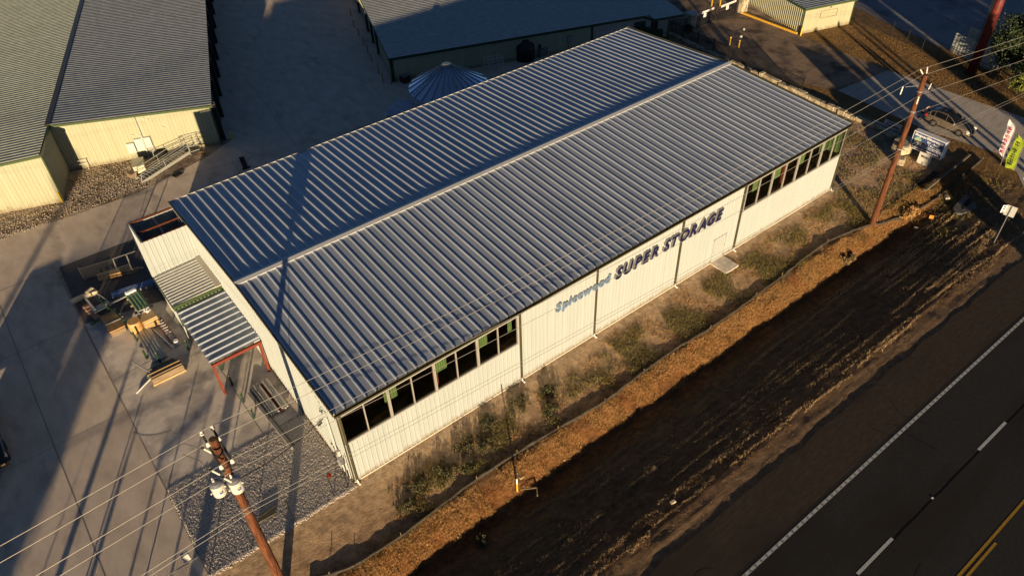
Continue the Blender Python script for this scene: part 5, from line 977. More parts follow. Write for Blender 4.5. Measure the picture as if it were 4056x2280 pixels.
for sx in (-1, 1):
    for wy in (-2.33, .04):
        cx = CX+sx*(hw-.10); b = MB(); prof = [(.20, -.1), (.30, -.1), (.33, -.07), (.33, .07), (.30, .1), (.20, .1)]
        V = []; Fc = []; n = 28
        for r_, d in prof:
            for k in range(n): a = 2*PI*k/n; V.append((cx+sx*d, wy+r_*math.cos(a), .33+r_*math.sin(a)))
        for i in range(5):
            for k in range(n): k2 = (k+1) % n; Fc.append((i*n+k, i*n+k2, (i+1)*n+k2, (i+1)*n+k))
        b.add(V, Fc); wh = b.build('wheel', rubber, CAR)
        b = MB()
        for k in range(5): a = 2*PI*k/5+.3; b.beam((cx+sx*.085, wy, .33), (cx+sx*.08, wy+.205*math.cos(a), .33+.205*math.sin(a)), .06, .03, up=(1, 0, 0))
        for k in range(20): a = 2*PI*k/20; a2 = 2*PI*(k+1)/20; b.beam((cx+sx*.08, wy+.205*math.cos(a), .33+.205*math.sin(a)), (cx+sx*.08, wy+.205*math.cos(a2), .33+.205*math.sin(a2)), .03, .04, up=(1, 0, 0))
        b.build('rim', chrome, wh)
        b = MB(); V = [(cx+sx*.108, wy+.385*math.cos(PI*k/12), .30+.385*math.sin(PI*k/12)) for k in range(13)]+[(cx+sx*.108, wy+.325*math.cos(PI*k/12), .31+.33*math.sin(PI*k/12)) for k in range(13)]
        b.add(V, [(k, k+1, 14+k, 13+k) for k in range(12)]); b.build('wheel_arch', rubber, CAR)
    b = MB(); b.box((CX+sx*(hw-.16), CYF+.17, .60), (.30, .30, .16), rz=sx*.5, rx=.3); b.build('headlight', headl, CAR, bevel=.03)
    b = MB(); b.box((CX+sx*(hw-.12), CYR-.10, .80), (.16, .16, .22), rz=-sx*.4); b.build('tail_light', redl, CAR, bevel=.03)
    b = MB(); b.box((CX+sx*(hw+.07), CYF+1.38, .98), (.18, .09, .13)); b.build('wing_mirror', mat('mirror_silver', (.5, .48, .42), rough=.3, metal=.4), CAR, bevel=.03)
    b = MB(); 
    for yy in (-.62, .18): b.beam((CX+sx*(hw+.012), yy, .35), (CX+sx*(hw+.005), yy, .86), .012, .008, up=(0, 1, 0))
    b.build('door_seam', rubber, CAR); b = MB()
    for yy in (-.45, .40): b.box((CX+sx*(hw+.01), yy, .80), (.03, .16, .03))
    b.build('door_handle', chrome, CAR)
    b = MB(); b.beam((CX+sx*(hw+.0), -1.95, .27), (CX+sx*(hw+.0), -.35, .27), .03, .10, up=(0, 0, 1)); b.build('sill', rubber, CAR)
b = MB(); b.box((CX, CYF+.03, .52), (.50, .08, .15)); b.build('grille', mat('dark_grille', (.03, .03, .03), rough=.4), CAR, bevel=.02); b = MB(); b.box((CX, CYF-.01, .36), (.36, .03, .10)); b.build('number_plate', signwhite, CAR)
b = MB(); b.tube([(CX-.66, CYF+.20, .34), (CX-.55, CYF+.02, .34), (CX, CYF-.04, .34), (CX+.55, CYF+.02, .34), (CX+.66, CYF+.20, .34)], .09, 8); b.build('bumper', carpaint, CAR, smooth=True)
b = MB(); b.beam((CX-.35, CYF+1.22, .99), (CX+.25, CYF+1.30, 1.0), .02, .015); b.beam((CX+.05, CYF+1.22, .99), (CX+.55, CYF+1.34, 1.0), .02, .015); b.build('wipers', rubber, CAR)

def skin_obj(name, verts, edges, radii, M_, parent, root=0, sub=2):
    me = bpy.data.meshes.new(name); off = wl(parent); me.from_pydata([(q[0]-off[0], q[1]-off[1], q[2]-off[2]) for q in verts], edges, []); o = bpy.data.objects.new(name, me); C.objects.link(o); o.parent = parent
    sk = o.modifiers.new('skin', 'SKIN'); sk.use_smooth_shade = True
    sv = me.skin_vertices
    if not sv: bm = bmesh.new(); bm.from_mesh(me); bm.verts.layers.skin.verify(); bm.to_mesh(me); bm.free(); sv = me.skin_vertices
    for i, r_ in enumerate(radii): sv[0].data[i].radius = (r_, r_) if not isinstance(r_, tuple) else r_; sv[0].data[i].use_root = (i == root)
    sb = o.modifiers.new('sub', 'SUBSURF'); sb.levels = sb.render_levels = sub; me.materials.append(M_); return o
k_ = .87; px_, py_ = 59.78, 1.42
PE = thing('person', 'person in navy top and dark trousers leaning over the tailgate of the parked car', 'person', (px_, py_, 0))
def pp(x, y, z): return (px_+x*k_, py_+y*k_, z*k_)
# body: pelvis, spine leaning forward (-y) towards the tailgate
bv = [pp(0, 0, .93), pp(0, -.08, 1.12), pp(0, -.20, 1.32), pp(0, -.27, 1.43), pp(0, -.32, 1.52),
      pp(-.17, -.24, 1.38), pp(-.26, -.36, 1.16), pp(-.20, -.60, 1.10), pp(-.18, -.68, 1.10), pp(.17, -.24, 1.38), pp(.27, -.38, 1.17), pp(.20, -.60, 1.12), pp(.18, -.68, 1.12),
      pp(-.10, .0, .86), pp(-.12, -.03, .50), pp(-.13, .06, .09), pp(-.13, -.10, .045), pp(.10, .02, .86), pp(.13, .05, .50), pp(.14, .17, .09), pp(.14, .01, .045)]
be = [(0, 1), (1, 2), (2, 3), (3, 4), (3, 5), (5, 6), (6, 7), (7, 8), (3, 9), (9, 10), (10, 11), (11, 12), (0, 13), (13, 14), (14, 15), (15, 16), (0, 17), (17, 18), (18, 19), (19, 20)]
br = [(.15, .11), (.14, .10), (.15, .11), .10, .05, .065, .048, .035, .03, .065, .048, .035, .03, .09, .065, .045, .04, .09, .065, .045, .04]
br = [tuple(q*k_ for q in r_) if isinstance(r_, tuple) else r_*k_ for r_ in br]
skin_obj('body', bv, be, br, skin, PE)
tv = bv[:4]+bv[5:8]+bv[9:12]; skin_obj('shirt', tv, [(0, 1), (1, 2), (2, 3), (3, 4), (4, 5), (5, 6), (3, 7), (7, 8), (8, 9)], [r_ if False else (tuple(q*1.12+.008 for q in r_) if isinstance(r_, tuple) else r_*1.12+.008) for r_ in br[:4]+br[5:8]+br[9:12]], navyc, PE)
lv = [bv[0]]+bv[13:16]+bv[17:20]; skin_obj('trousers', lv, [(0, 1), (1, 2), (2, 3), (0, 4), (4, 5), (5, 6)], [(tuple(q*1.12+.008 for q in r_) if isinstance(r_, tuple) else r_*1.15+.01) for r_ in [br[0]]+br[13:16]+br[17:20]], darkc, PE)
for sx, e in ((-.13, bv[15]), (.14, bv[19])):
    b = MB(); b.box((e[0], e[1]-.07, .04), (.085, .25, .08)); b.build('shoe', rubber, PE, bevel=.02)
hc = Vector(pp(0, -.36, 1.63)); b = MB(); b.lathe((0, 0, 0), [(.02, -.115), (.055, -.10), (.075, -.04), (.082, .02), (.075, .07), (.045, .105), (.01, .115)], 16)
Mh = Matrix.Translation(hc) @ Matrix.Rotation(.35, 4, 'X'); b.v = [tuple(Mh @ Vector((q[0], q[1]*1.15, q[2]))) for q in b.v]; hd = b.build('head', skin, PE, smooth=True)
b = MB(); b.box(hc+Vector((0, -.10, -.03)), (.02, .03, .035)); b.build('nose', skin, hd, bevel=.005)
for sx in (-1, 1): b = MB(); b.box(hc+Vector((sx*.03, -.088, .0)), (.016, .012, .009)); b.build('eye', rubber, hd); b = MB(); b.box(hc+Vector((sx*.082, 0, 0)), (.015, .03, .045)); b.build('ear', skin, hd)
b = MB(); b.box(hc+Vector((0, -.085, -.06)), (.035, .012, .007)); b.build('mouth', mat('lip', (.25, .08, .06)), hd)
b = MB(); b.lathe((0, 0, 0), [(.078, -.02), (.090, .02), (.084, .075), (.05, .115), (.01, .128)], 16); b.v = [tuple(Mh @ Vector((q[0], q[1]*1.15+.012, q[2]))) for q in b.v]; b.build('hair', hair_m, hd, smooth=True)
for e in (bv[8], bv[12]):
    e = Vector(e); b = MB(); b.box(e+Vector((0, -.03, 0)), (.065, .08, .025)); h_ = b.build('hand', skin, PE, bevel=.008); b = MB()
    for i, l in enumerate((.055, .065, .06, .045)): b.tube([e+Vector((-.025+.017*i, -.065, 0)), e+Vector((-.027+.018*i, -.065-l*.6, -.004)), e+Vector((-.027+.018*i, -.065-l, -.02))], .0075, 6)
    b.tube([e+Vector((.03, -.02, 0)), e+Vector((.052, -.045, -.005)), e+Vector((.055, -.07, -.01))], .009, 6); b.build('fingers', skin, h_)

# ================================================================== WORK YARD CLUTTER BY THE CARPORT
bl = [(-3.58, 16.05, 'right of the red ladder, at the lean-to corner'), (-2.52, 12.89, 'under the carport just behind the red beam'), (-2.53, 11.2, 'under the front edge of the carport, in the shade'), (-2.53, 9.45, 'second from the gravel pad'), (-2.54, 7.85, 'nearest to the gravel pad, left of the steel sheets'), (-6.02, 19.11, 'at the left corner of the loose roof sheets'), (-6.03, 17.0, 'left of the middle of the loose roof sheets'), (-5.45, 16.13, 'in front of the loose roof sheets, behind the long wooden crate'), (-6.08, 21.06, 'between the plywood stack and the orange wooden reel'), (-6.6, 23.1, 'farthest back, behind the plywood stack'), ]
P0 = None
for x, y, lb in bl:
    if P0 is None:
        P0 = thing('green_bollard', 'dark green bollard '+lb, 'bollard', (x, y, 0), group='dark green bollards around the carport'); b = MB(); b.tube([(0, 0, 0), (0, 0, .88)], .065, 12); b.build('post', dark_green, P0, local=True); b = MB(); b.lathe((0, 0, .86), [(.06, 0), (.065, .02), (.04, .05), (.01, .06)], 12); b.build('cap', mat('worn_cap', (.25, .20, .10)), P0, local=True)
    else: dup(P0, (x, y, 0), 'dark green bollard '+lb)
b = MB(); b.beam((-6.9, 24.6, .65), (-6.1, 20.9, .75), .10, .10); tag(b.build('green_channel', dark_green), 'long dark green channel leaning across the plywood stack', 'steel channel')
PLY = thing('plywood_stack', 'tilted stack of brown plywood sheets with a grey strap at the left of the clutter', 'plywood', (-6.75, 21.6, 0))
b = MB(); b.box((-6.75, 21.6, .42), (1.02, 2.2, .10), rz=.02, rx=-.06); b.build('sheets', ply, PLY); b = MB(); b.box((-6.75, 21.5, .485), (1.05, .13, .02), rz=.02, rx=-.06); b.build('strap', elec, PLY); b = MB(); b.bb((-7.2, 20.55, 0), (-6.25, 20.7, .36)); b.build('support', oldwood, PLY); b = MB(); b.bb((-7.2, 22.4, 0), (-6.3, 22.55, .42)); b.build('support', oldwood, PLY)
RL_ = thing('cable_crate', 'round fronted orange wooden crate in front of the green sheets', 'crate', (-5.65, 20.0, 0)); b = MB(); b.lathe((-5.65, 20.05, .05), [(.42, 0), (.44, .8), (.40, .9)], 18); b.build('drum', crate_m, RL_); b = MB(); b.lathe((-5.65, 20.05, .0), [(.5, 0), (.5, .06), (.42, .06)], 18); b.lathe((-5.65, 20.05, .92), [(.36, 0), (.36, .02)], 18); b.build('rims', oldwood, RL_)
LC = thing('lumber_pack', 'pale stack of split lumber with torn film on top, right of the orange crate', 'lumber', (-4.75, 20.1, 0)); b = MB()
for k in range(7): b.box((-4.75+random.uniform(-.04, .04), 20.1+random.uniform(-.03, .03), .08+.125*k), (.95, .98, .10), rz=random.uniform(-.06, .06)+.1)
b.build('boards', lumber, LC); b = MB()
for k in range(14): q = Vector((-4.75+random.uniform(-.4, .4), 20.55+random.uniform(-.25, .3), .95)); b.box(q+Zv*random.uniform(0, .2), (random.uniform(.1, .35), random.uniform(.08, .25), .01), rz=random.uniform(0, 3), rx=random.uniform(-1, 1), ry=random.uniform(-1, 1))
tag(b.build('torn_film', clearfilm), 'crumpled clear plastic film lying on the pale lumber stack', 'plastic film')
GS = thing('green_sheet_stack', 'stack of ribbed green roof sheets on wooden bearers', 'sheet metal', (-4.7, 22.0, 0)); b = MB(); b.ribbed((-5.15, 20.85, .95), (1, 0, 0), .92, (-.05, 1, 0), 2.35, Zv, .23, [(0, 0), (.03, .05), (.08, .05), (.11, 0)]); b.build('top_sheet', mat('green_sheet', (.14, .22, .12), (.18, .27, .15), sc=3, rough=.4), GS)
b = MB(); b.box((-4.72, 22.0, .85), (.88, 2.3, .14), rz=.04); b.build('sheets', mat('sheet_edges', (.35, .38, .30), rough=.5), GS); 
for y in (21.1, 22.0, 22.9): b = MB(); b.box((-4.7, y, .70), (1.25, .12, .14)); b.box((-4.7, y, .32), (.2, .12, .62)); b.box((-5.1, y, .32), (.1, .12, .62)); b.build('bearer', oldwood, GS)
b = MB(); b.box((-4.85, 23.15, 1.0), (.75, .35, .22), rz=.1); tag(b.build('white_sheeting', signwhite, bevel=.08), 'white crumpled sheeting on the far end of the green roof sheets', 'sheeting')
SHT = thing('roof_sheet_stack', 'loose stack of silvery ribbed roof sheets on the slab in front of the carport', 'sheet metal', (-5.35, 18, 0)); b = MB(); b.ribbed((-5.82, 16.2, .22), (1, 0, 0), .95, (-.01, 1, 0), 3.7, Zv, .19, [(0, 0), (.02, .035), (.06, .035), (.08, 0)]); b.build('top_sheet', galv_old, SHT)
b = MB(); b.box((-5.36, 18.05, .15), (.9, 3.65, .12)); b.build('sheets', grey_m, SHT); 
for y in (16.7, 18, 19.4): b = MB(); b.box((-5.36, y, .045), (1.0, .1, .09)); b.build('bearer', oldwood, SHT)
LD_ = thing('ladder', 'red fibreglass extension ladder lying on the slab beside the lean-to', 'ladder', (-4.1, 19, 0)); b = MB(); b.beam((-4.42, 20.4, .08), (-4.22, 17.35, .08), .05, .09); b.beam((-4.0, 20.4, .08), (-3.82, 17.35, .08), .05, .09); b.build('rails', ladder_m, LD_)
for k in range(10): t = (k+.5)/10; b = MB(); b.tube([(-4.42+.2*t, 20.4-3.05*t, .11), (-4.0+.18*t, 20.4-3.05*t, .11)], .02, 6); b.build('rung', silver, LD_)
b = MB(); b.tube([(-4.0, 17.05, .14), (-4.0, 17.05, .38)], [.15, .15], 14); b.lathe((-3.98, 17.1, 0), [(.13, 0), (.16, .30), (.15, .34)], 14); tag(b.build('white_bucket', signwhite), 'white bucket at the near end of the red ladder', 'bucket')
b = MB(); b.beam((-4.95, 20.3, .06), (-4.35, 16.9, .06), .09, .05); tag(b.build('white_trim_strip', signwhite), 'long white trim strip lying left of the red ladder', 'trim strip')
LCR = thing('long_crate', 'long brown wooden crate in front of the roof sheets', 'crate', (-5.4, 14.8, 0)); b = MB(); b.box((-5.42, 14.72, .30), (2.0, .72, .46), rz=0); b.build('box', oldwood, LCR, bevel=.01); b = MB(); b.box((-5.42, 14.34, .06), (2.08, .10, .12)); b.box((-5.42, 14.55, .545), (1.95, .05, .03)); b.box((-5.42, 14.9, .545), (1.95, .05, .03)); b.build('battens', lumber, LCR); 
b = MB()
for k in range(6): b.box((-5.5, 15.20+.10*k, .10+.06*(k % 2)), (2.15-.1*k, .09, .10+.05*(k % 3)), rz=random.uniform(-.02, .02))
tag(b.build('batten_bundle', mat('grey_battens', (.20, .19, .14), (.30, .28, .21), sc=8)), 'bundle of grey battens behind the long brown crate', 'lumber')
b = MB(); b.beam((-7.5, 14.35, .10), (-4.9, 15.9, .12), .06, .10); tag(b.build('white_channel', signwhite), 'long white metal channel sticking out left of the brown crate', 'trim strip')
b = MB(); b.beam((-6.9, 17.1, .25), (-6.1, 14.9, .35), .05, .12); tag(b.build('grey_channel', grey_m), 'dark grey metal channel lying from the green bollards to the crate', 'steel channel')
b = MB(); b.beam((-5.0, 15.83, .14), (-4.4, 15.75, .14), .05, .06); tag(b.build('white_offcut', signwhite), 'short white offcut behind the batten bundle', 'trim strip')
BS = thing('blue_sheet_bundle', 'long bundle of blue reflecting roof sheets in the shade beside the annex', 'sheet metal', (-4.6, 24.4, 0)); b = MB(); d_ = Vector((2.85, -.42, 0)); b.ribbed((-6.05, 24.45, .22), Vector((.1, .62, 0)), .62, d_, 2.9, Zv, .19, [(0, 0), (.02, .03), (.06, .03), (.08, 0)]); b.build('top_sheet', plasticb, BS); b = MB(); b.box((-4.6, 24.5, .12), (2.85, .6, .16), rz=-.145); b.build('sheets', grey_m, BS)
b = MB(); b.beam((-6.3, 23.75, .3), (-4.9, 23.9, .3), .14, .05); b.beam((-7.4, 22.75, .15), (-6.2, 23.2, .15), .08, .05); tag(b.build('pale_boards', elec), 'pale boards lying between the blue sheets and the plywood', 'boards')
b = MB(); b.box((-7.6, 25.9, .25), (1.9, .35, .35), rz=.12, ry=.05); b.box((-7.1, 26.1, .3), (.7, .3, .4), rz=.5); tag(b.build('pale_sack_row', straw_m, bevel=.12), 'row of pale lumpy sacks on the dark dirt near the slab edge', 'sacks')
b = MB()
for k in range(9): b.box((-7.75+.07*k*.5+random.uniform(-.04, .04), 24.9-.22*k, .10+.02*(k % 2)), (.42, .20, .16), rz=random.uniform(-.2, .2))
tag(b.build('brick_row', mat('salmon_brick', (.42, .24, .15), (.52, .32, .21), sc=5, rough=.9)), 'row of salmon coloured bricks on the dark dirt', 'bricks')
WB = thing('work_bench', 'grey metal bench and panel standing on the dark dirt by the bricks', 'bench', (-7.0, 24.3, 0)); b = MB(); b.box((-6.95, 23.6, .48), (1.15, .65, .04), rz=.12); b.build('top', mat('blue_grey_board', (.16, .19, .21), (.22, .25, .27), sc=3, rough=.5), WB); b = MB(); b.beam((-7.55, 25.2, .5), (-7.35, 23.5, .5), .12, .06); b.beam((-6.75, 25.3, .45), (-6.3, 23.7, .45), .04, .04); b.beam((-7.5, 25.2, .45), (-6.75, 25.3, .45), .04, .04); b.build('rails', elec, WB); b = MB()
for x, y in ((-7.45, 23.4), (-6.45, 23.4), (-7.5, 25.1), (-6.75, 25.2)): b.beam((x, y, 0), (x, y, .46), .05, .05)
b.build('leg_set', grey_m, WB)
b = MB(); b.beam((-8.0, 22.75, .06), (-6.3, 23.15, .06), .14, .10); tag(b.build('green_beam', mat('mid_green_beam', (.07, .13, .03), (.10, .17, .045), sc=4)), 'green painted beam lying along the slab edge by the bench', 'beam')
# sheets, beams by the gravel pad
WS = thing('purlin_stack', 'bundle of pale steel purlins around a rusty one on the slab by the gable wall', 'steel', (-1.1, 8.7, 0)); b = MB()
for k in range(8):
    if k == 4: continue
    x = -1.72+.15*k; b.beam((x+.06, 7.2+.04*(k % 3), .16+.03*(k % 2)), (x+.0, 10.2-.05*(k % 2), .16+.03*(k % 2)), .11, .09)
b.build('purlins', mat('pale_steel', (.46, .44, .40), (.56, .54, .50), sc=4, rough=.4, metal=.3), WS); b = MB(); b.beam((-.98, 7.15, .12), (-1.16, 10.0, .12), .18, .10); b.build('rusty_purlin', mat('rusty', (.07, .02, .012), (.12, .035, .02), sc=8), WS); b = MB(); b.bb((-1.8, 8.0, 0), (-.55, 8.15, .10)); b.build('bearer', oldwood, WS); b = MB(); b.bb((-1.8, 9.4, 0), (-.55, 9.55, .10)); b.build('bearer', oldwood, WS)
b = MB(); b.beam((-2.05, 9.7, .16), (-1.75, 4.2, .16), .16, .30); b.beam((-1.9, 9.5, .06), (-1.6, 4.4, .06), .16, .12); tag(b.build('long_steel_beam', mat('dull_beam', (.16, .15, .14), (.24, .23, .22), sc=4, rough=.5)), 'long dull grey steel beam lying from the slab onto the gravel', 'steel beam')
b = MB(); b.box((-4.75, 1.05, .12), (.95, .28, .12), rz=-.05); b.box((-4.65, 1.25, .15), (.9, .10, .14), rz=.1); tag(b.build('dark_timber', mat('dark_timber_m', (.05, .045, .035), (.09, .08, .06), sc=6)), 'short dark timbers lying on the gravel behind the near pole', 'timber')
# dark flatbed truck cut by the left edge
TR = thing('flatbed_truck', 'dark flatbed truck with mud flaps in the shade at the left edge', 'truck', (-15.6, 15, 0)); b = MB(); b.bb((-16.9, 12.9, .75), (-14.75, 18.2, .95)); b.build('bed', mat('truck_dark', (.02, .02, .02), (.05, .05, .045), sc=5, rough=.7), TR, bevel=.02); b = MB(); b.bb((-16.9, 18.3, .5), (-14.7, 20.2, 1.6)); b.build('cab', mat('truck_cab', (.03, .025, .02), rough=.4), TR, bevel=.15)
b = MB()
for k in range(4): b.beam((-14.72, 13.4+1.4*k, .95), (-14.72, 13.4+1.4*k, 1.35), .05, .05)
b.beam((-14.72, 13.0, 1.35), (-14.72, 18.1, 1.35), .05, .06); b.build('side_rail', grey_m, TR)
for x in (-14.95, -16.7):
    for y in (14.2, 15.1, 19.2): b = MB(); b.tube([(x-.12, y, .42), (x+.14, y, .42)], .42, 18); b.build('wheel', rubber, TR)
b = MB(); b.box((-15.05, 12.85, .98), (.22, .06, .1)); b.build('amber_lamp', mat('amber', (.8, .40, .10), rough=.3), TR); b = MB(); b.bb((-15.3, 13.0, 1.0), (-16.5, 14.6, 1.5)); tag(b.build('tarp_load', mat('tarp_olive', (.035, .033, .02), (.07, .06, .035), sc=3, rough=.8, bump=.05, bsc=3), bevel=.1), 'dark olive covered load on the back of the flatbed truck', 'tarpaulin')

# ================================================================== TREES, WEEDS
def leafy(name, label, cat, c, trunk_h, R3, n, size, M_l, group=None, clumps=60, M_b=bark, tr=.18, cen=None):
    T = thing(name, label, cat, c, group=group); c = Vector(c); cc = Vector(cen) if cen else c+Zv*(trunk_h+R3[2]*.6); b = MB()
    b.tube([c, c+(cc-c)*.5+Vector((.1, .05, 0)), cc], [tr, tr*.75, tr*.35], 10)
    CL = []
    for k in range(clumps):
        d = Vector((random.gauss(0, 1), random.gauss(0, 1), random.gauss(0, 1))).normalized(); r_ = random.uniform(.35, 1)**.6*random.choice((.8, .95, 1.08)); CL.append((cc+Vector((d.x*R3[0]*r_, d.y*R3[1]*r_, d.z*R3[2]*r_)), random.uniform(.10, .22)*sum(R3)/3*2))
    for k in range(0, clumps, 4):
        q = CL[k][0]; b.tube([c+(cc-c)*random.uniform(.45, .9), (q+cc)/2+Vector((0, 0, -.1)), q], [tr*.35, tr*.2, .02], 5)
    b.build('trunk', M_b, T)
    idx = RNG.integers(0, clumps, n); ctr = np.array([CL[i][0] for i in idx]); rad = np.array([CL[i][1] for i in idx]); P_ = ctr+RNG.normal(0, .42, (n, 3))*rad[:, None]
    P_[:, 2] = np.maximum(P_[:, 2], c.z+.05)
    a = RNG.normal(0, 1, (n, 3)); a /= np.linalg.norm(a, axis=1)[:, None]; b2 = RNG.normal(0, 1, (n, 3)); b2 -= (b2*a).sum(1)[:, None]*a; b2 /= np.linalg.norm(b2, axis=1)[:, None]
    s_ = size*RNG.uniform(.6, 1.3, (n, 1)); V = np.stack([P_-a*s_, P_-b2*s_*.5, P_+a*s_, P_+b2*s_*.5], 1)-np.array(wl(T)); np_mesh('crown', V.reshape(-1, 3), np.arange(n*4).reshape(-1, 4), M_l, T); return T
leafy('tree', 'dark leafy tree at the upper right behind the red column', 'tree', (73.8, 1.2, 0), 1.2, (2.3, 2.5, 2.6), 15000, .12, leaf_dark, clumps=110, cen=(74.0, .6, 3.6))
leafy('tree', 'dark spreading tree at the right edge below the upper wires', 'tree', (72.4, -2.6, 0), .8, (2.1, 2.2, 1.9), 12000, .11, leaf_dark, clumps=90, cen=(72.4, -2.8, 2.3))
leafy('bush', 'yellow green lit bush among the dark trees at the right edge', 'bush', (70.9, -1.9, 0), .2, (.7, .75, .7), 3800, .08, leaf_lime, clumps=40, cen=(70.9, -1.9, 1.0), tr=.06)
leafy('bush', 'dark low bush at the foot of the pale gate pillar', 'bush', (58.6, 28.4, 0), .1, (.55, .5, .45), 2200, .05, leaf_dark, clumps=30, cen=(58.6, 28.4, .45), tr=.04)
leafy('tree', 'dark tree top hanging in at the right edge above the driveway', 'tree', (76.5, -2.0, 0), 1.5, (2.4, 2.6, 2.6), 12000, .13, leaf_dark, clumps=90, cen=(76.5, -2.6, 4.2))
# weeds in the strip below the wall
wd = [(2.6, -2.3, .75, 'nearest the gravel pad corner'), (4.4, -2.6, .9, 'second from the left end of the wall'), (6.2, -1.75, .85, 'in front of the second window pair'), (8.2, -1.35, .8, 'close to the first middle downspout'), (10.4, -1.5, .95, 'below the first downspout, broad and flat'), (12.6, -1.7, .7, 'right of the first downspout'), (11.6, -2.9, .6, 'at the edge of the bank shadow'), (7.2, -2.7, .7, 'between two flat weeds near the bank'), (1.4, -3.1, .6, 'lowest one by the near pole shadow'), (5.6, -3.2, .6, 'in the middle of the grassy strip')]
for x, y, r_, lb in wd:
    leafy('weed', 'dark olive weed clump '+lb, 'weed', (x, y, gz(x, y)), .02, (r_, r_*.8, .22), 900, .05, leaf_mid, 'flat weed clumps in front of the long white wall', 30, M_b=grass_green, tr=.02, cen=(x, y, gz(x, y)+.10))
leafy('weed', 'small dark spiky plant on the shaded verge below the bank', 'weed', gp(3.3, -7.3), .02, (.4, .4, .18), 700, .06, leaf_mid, None, 14, M_b=grass_green, tr=.02, cen=Vector(gp(3.3, -7.3))+Vector((0, 0, .15)))
leafy('weed', 'pale tangled dry bush on the bank by the end of the silt fence', 'weed', gp(45.5, -6.0), .02, (1.2, .6, .25), 2600, .07, grass_dry, None, 22, M_b=grass_dry, tr=.02, cen=Vector(gp(45.5, -6.0))+Vector((0, 0, .25)))
leafy('weed', 'low tangled dead brush on the sunlit bank left of the far pole', 'weed', gp(37.0, -6.3), .02, (.9, .35, .14), 1200, .07, grass_brown, None, 16, M_b=grass_brown, tr=.02, cen=Vector(gp(37.0, -6.2))+Vector((0, 0, .16)))
# small stones on the verge
for k, (x, y, s_, lb) in enumerate(((7.3, -5.6, .17, 'pale rock on the rusty bank near the yellow sleeve'), (9.9, -6.2, .12, 'single reddish rock at the edge of the verge shade'), (44.3, -7.2, .2, 'white rock beside the dry bush'), (12.6, -11.9, .2, 'flat grey rock on the shoulder dirt'), (49.7, -6.6, .35, 'pale flat rock above the culvert inlet'))):
    x, y, z = gp(x, y); b = MB(); b.box((x, y, z+s_*.3), (s_*1.6, s_, s_*.7), rz=k); tag(b.build('rock', stone_m, bevel=s_*.2), lb, 'rock')

# ================================================================== UNSEEN THINGS BY THE HIGHWAY, PLACED FOR THE LONG SHADOWS ACROSS THE LOT
T_ = math.tan(SUN_EL)
def src(px0, py0, yb): return px0-(py0-yb)/math.tan(SUN_AZ)
n_ = 0
def pole_caster(px0, py0, tip_y, yb, r_, lb, arm=None):
    x = src(px0, py0, yb); D = (tip_y-yb)/math.sin(SUN_AZ); h = D*T_; P_ = thing('roadside_pole', lb, 'pole', (x, yb, 0)); b = MB(); b.tube([(x, yb, 0), (x, yb, h*.8), (x, yb, h)], [r_, r_*.8, r_*.25], 10); b.build('pole', wood_d, P_)
    if arm: b = MB(); b.beam((x-arm, yb, h*.93), (x+arm, yb, h*.93), .12, .2); b.build('arm', arm_m, P_)
    return x, h
pole_caster(-14.47, 4.64, 19, -11, .20, 'tall wooden pole on the near verge below the picture, left of the slim ones'); pole_caster(-13.14, 3.57, 12.6, -12, .15, 'second slim pole on the near verge below the picture'); pole_caster(-11.6, 2.33, 11.2, -12, .08, 'third slim pole on the near verge below the picture', arm=None)
pole_caster(-15.28, 8.2, 13.6, -11, .045, 'thin stake pole on the near verge below the picture, leftmost'); pole_caster(-14.22, 6.77, 12.1, -11, .045, 'thin stake pole on the near verge below the picture, beside the leftmost'); pole_caster(-9.97, 1.01, 12.0, -12, .08, 'rightmost slim pole on the near verge below the picture')
pole_caster(-12.84, 27.7, 60, -30, .26, 'very tall pole across the highway by the oak'); pole_caster(-8.35, 1.3, 18, -13, .40, 'thick tree trunk post on the near verge below the picture'); pole_caster(63.2, 9, 22, -24, .6, 'unseen thick trunk added to cast a shadow band across the driveway')  # last trunk is added, widened for the shadow band on the driveway
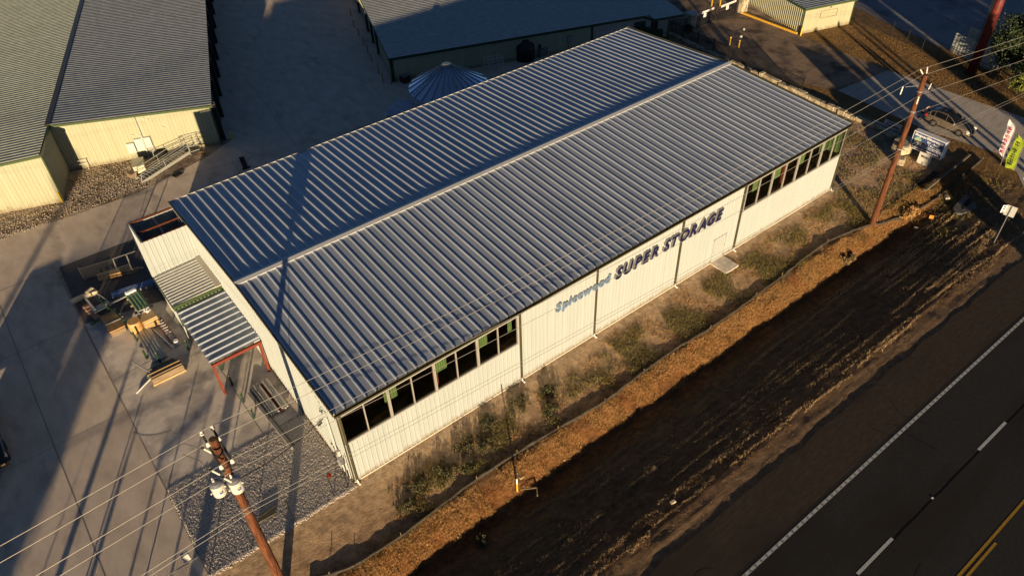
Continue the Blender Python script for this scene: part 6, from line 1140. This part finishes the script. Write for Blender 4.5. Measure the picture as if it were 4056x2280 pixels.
pole_caster(69.2, 10, 25, -28, .22, 'left of two posts that shade the cream gate building'); pole_caster(70.1, 10, 26, -28, .2, 'right of two posts that shade the cream gate building')
b = MB(); bx = src(-11.6, 2.33, -12); b.beam((bx-.2, -12, 2.75), (src(-9.97, 1.01, -12)+.2, -12, 3.05), .08, .17); tag(b.build('cross_cable_bar', arm_m), 'horizontal bar strung between two slim poles on the near verge below the picture', 'bar')
xo = src(-10.45, 23.5, -34); bbh = (31.2+34)/math.sin(SUN_AZ)*T_; BBd = thing('shadow_board', 'unseen blank board on posts, added across the highway to cast a straight shadow band', 'shadow caster', (xo, -34, 0)); b = MB(); b.box((xo, -34, bbh/2+.3), (3.15, .12, bbh-.6), rz=SUN_AZ-PI/2); b.build('panel', oldwood, BBd)  # added panel, turned square to the sun for a crisp shadow band
for q in (-1.2, 1.2): b = MB(); b.cyl((xo+q*math.sin(SUN_AZ)+.13, -34-q*math.cos(SUN_AZ)+.2, 0), .12, bbh, 8); b.build('post', wood_d, BBd)
xo = src(-16.6, 5.5, -34); leafy('oak_tree', 'small oak across the highway, left of the dense one', 'tree', (xo, -34, 0), 1.0, (.8, 1.2, 1.6), 7000, .2, leaf_dark, clumps=50, cen=(xo, -34, 2.9), tr=.3)
xo = src(-2.0, 32.5, -38); leafy('oak_tree', 'tall narrow oak across the highway whose shade reaches the cream building', 'tree', (xo, -38, 0), 3.0, (1.0, 1.2, 2.2), 9000, .2, leaf_dark, clumps=60, cen=(xo, -38, 6.6), tr=.35)
for px0, hw_, hz_, cz_, lb in ((55.9, .7, 2.2, 3.9, 'broad oak beyond the highway bend, left one'), (69.2, .35, 4.0, 7.0, 'tall thin oak beyond the highway bend, in line with the red column'), (79.5, 3.4, 4.0, 4.5, 'broad oak beyond the highway bend, right one'), (87, 3.4, 4.0, 4.5, 'broad oak beyond the highway bend, far right one')):
    xo = src(px0, 0, -32); leafy('oak_tree', lb, 'tree', (xo, -32, 0), 1.2, (hw_, 1.5, hz_), 9000, .22, leaf_dark, clumps=70, cen=(xo, -32, cz_), tr=.3)
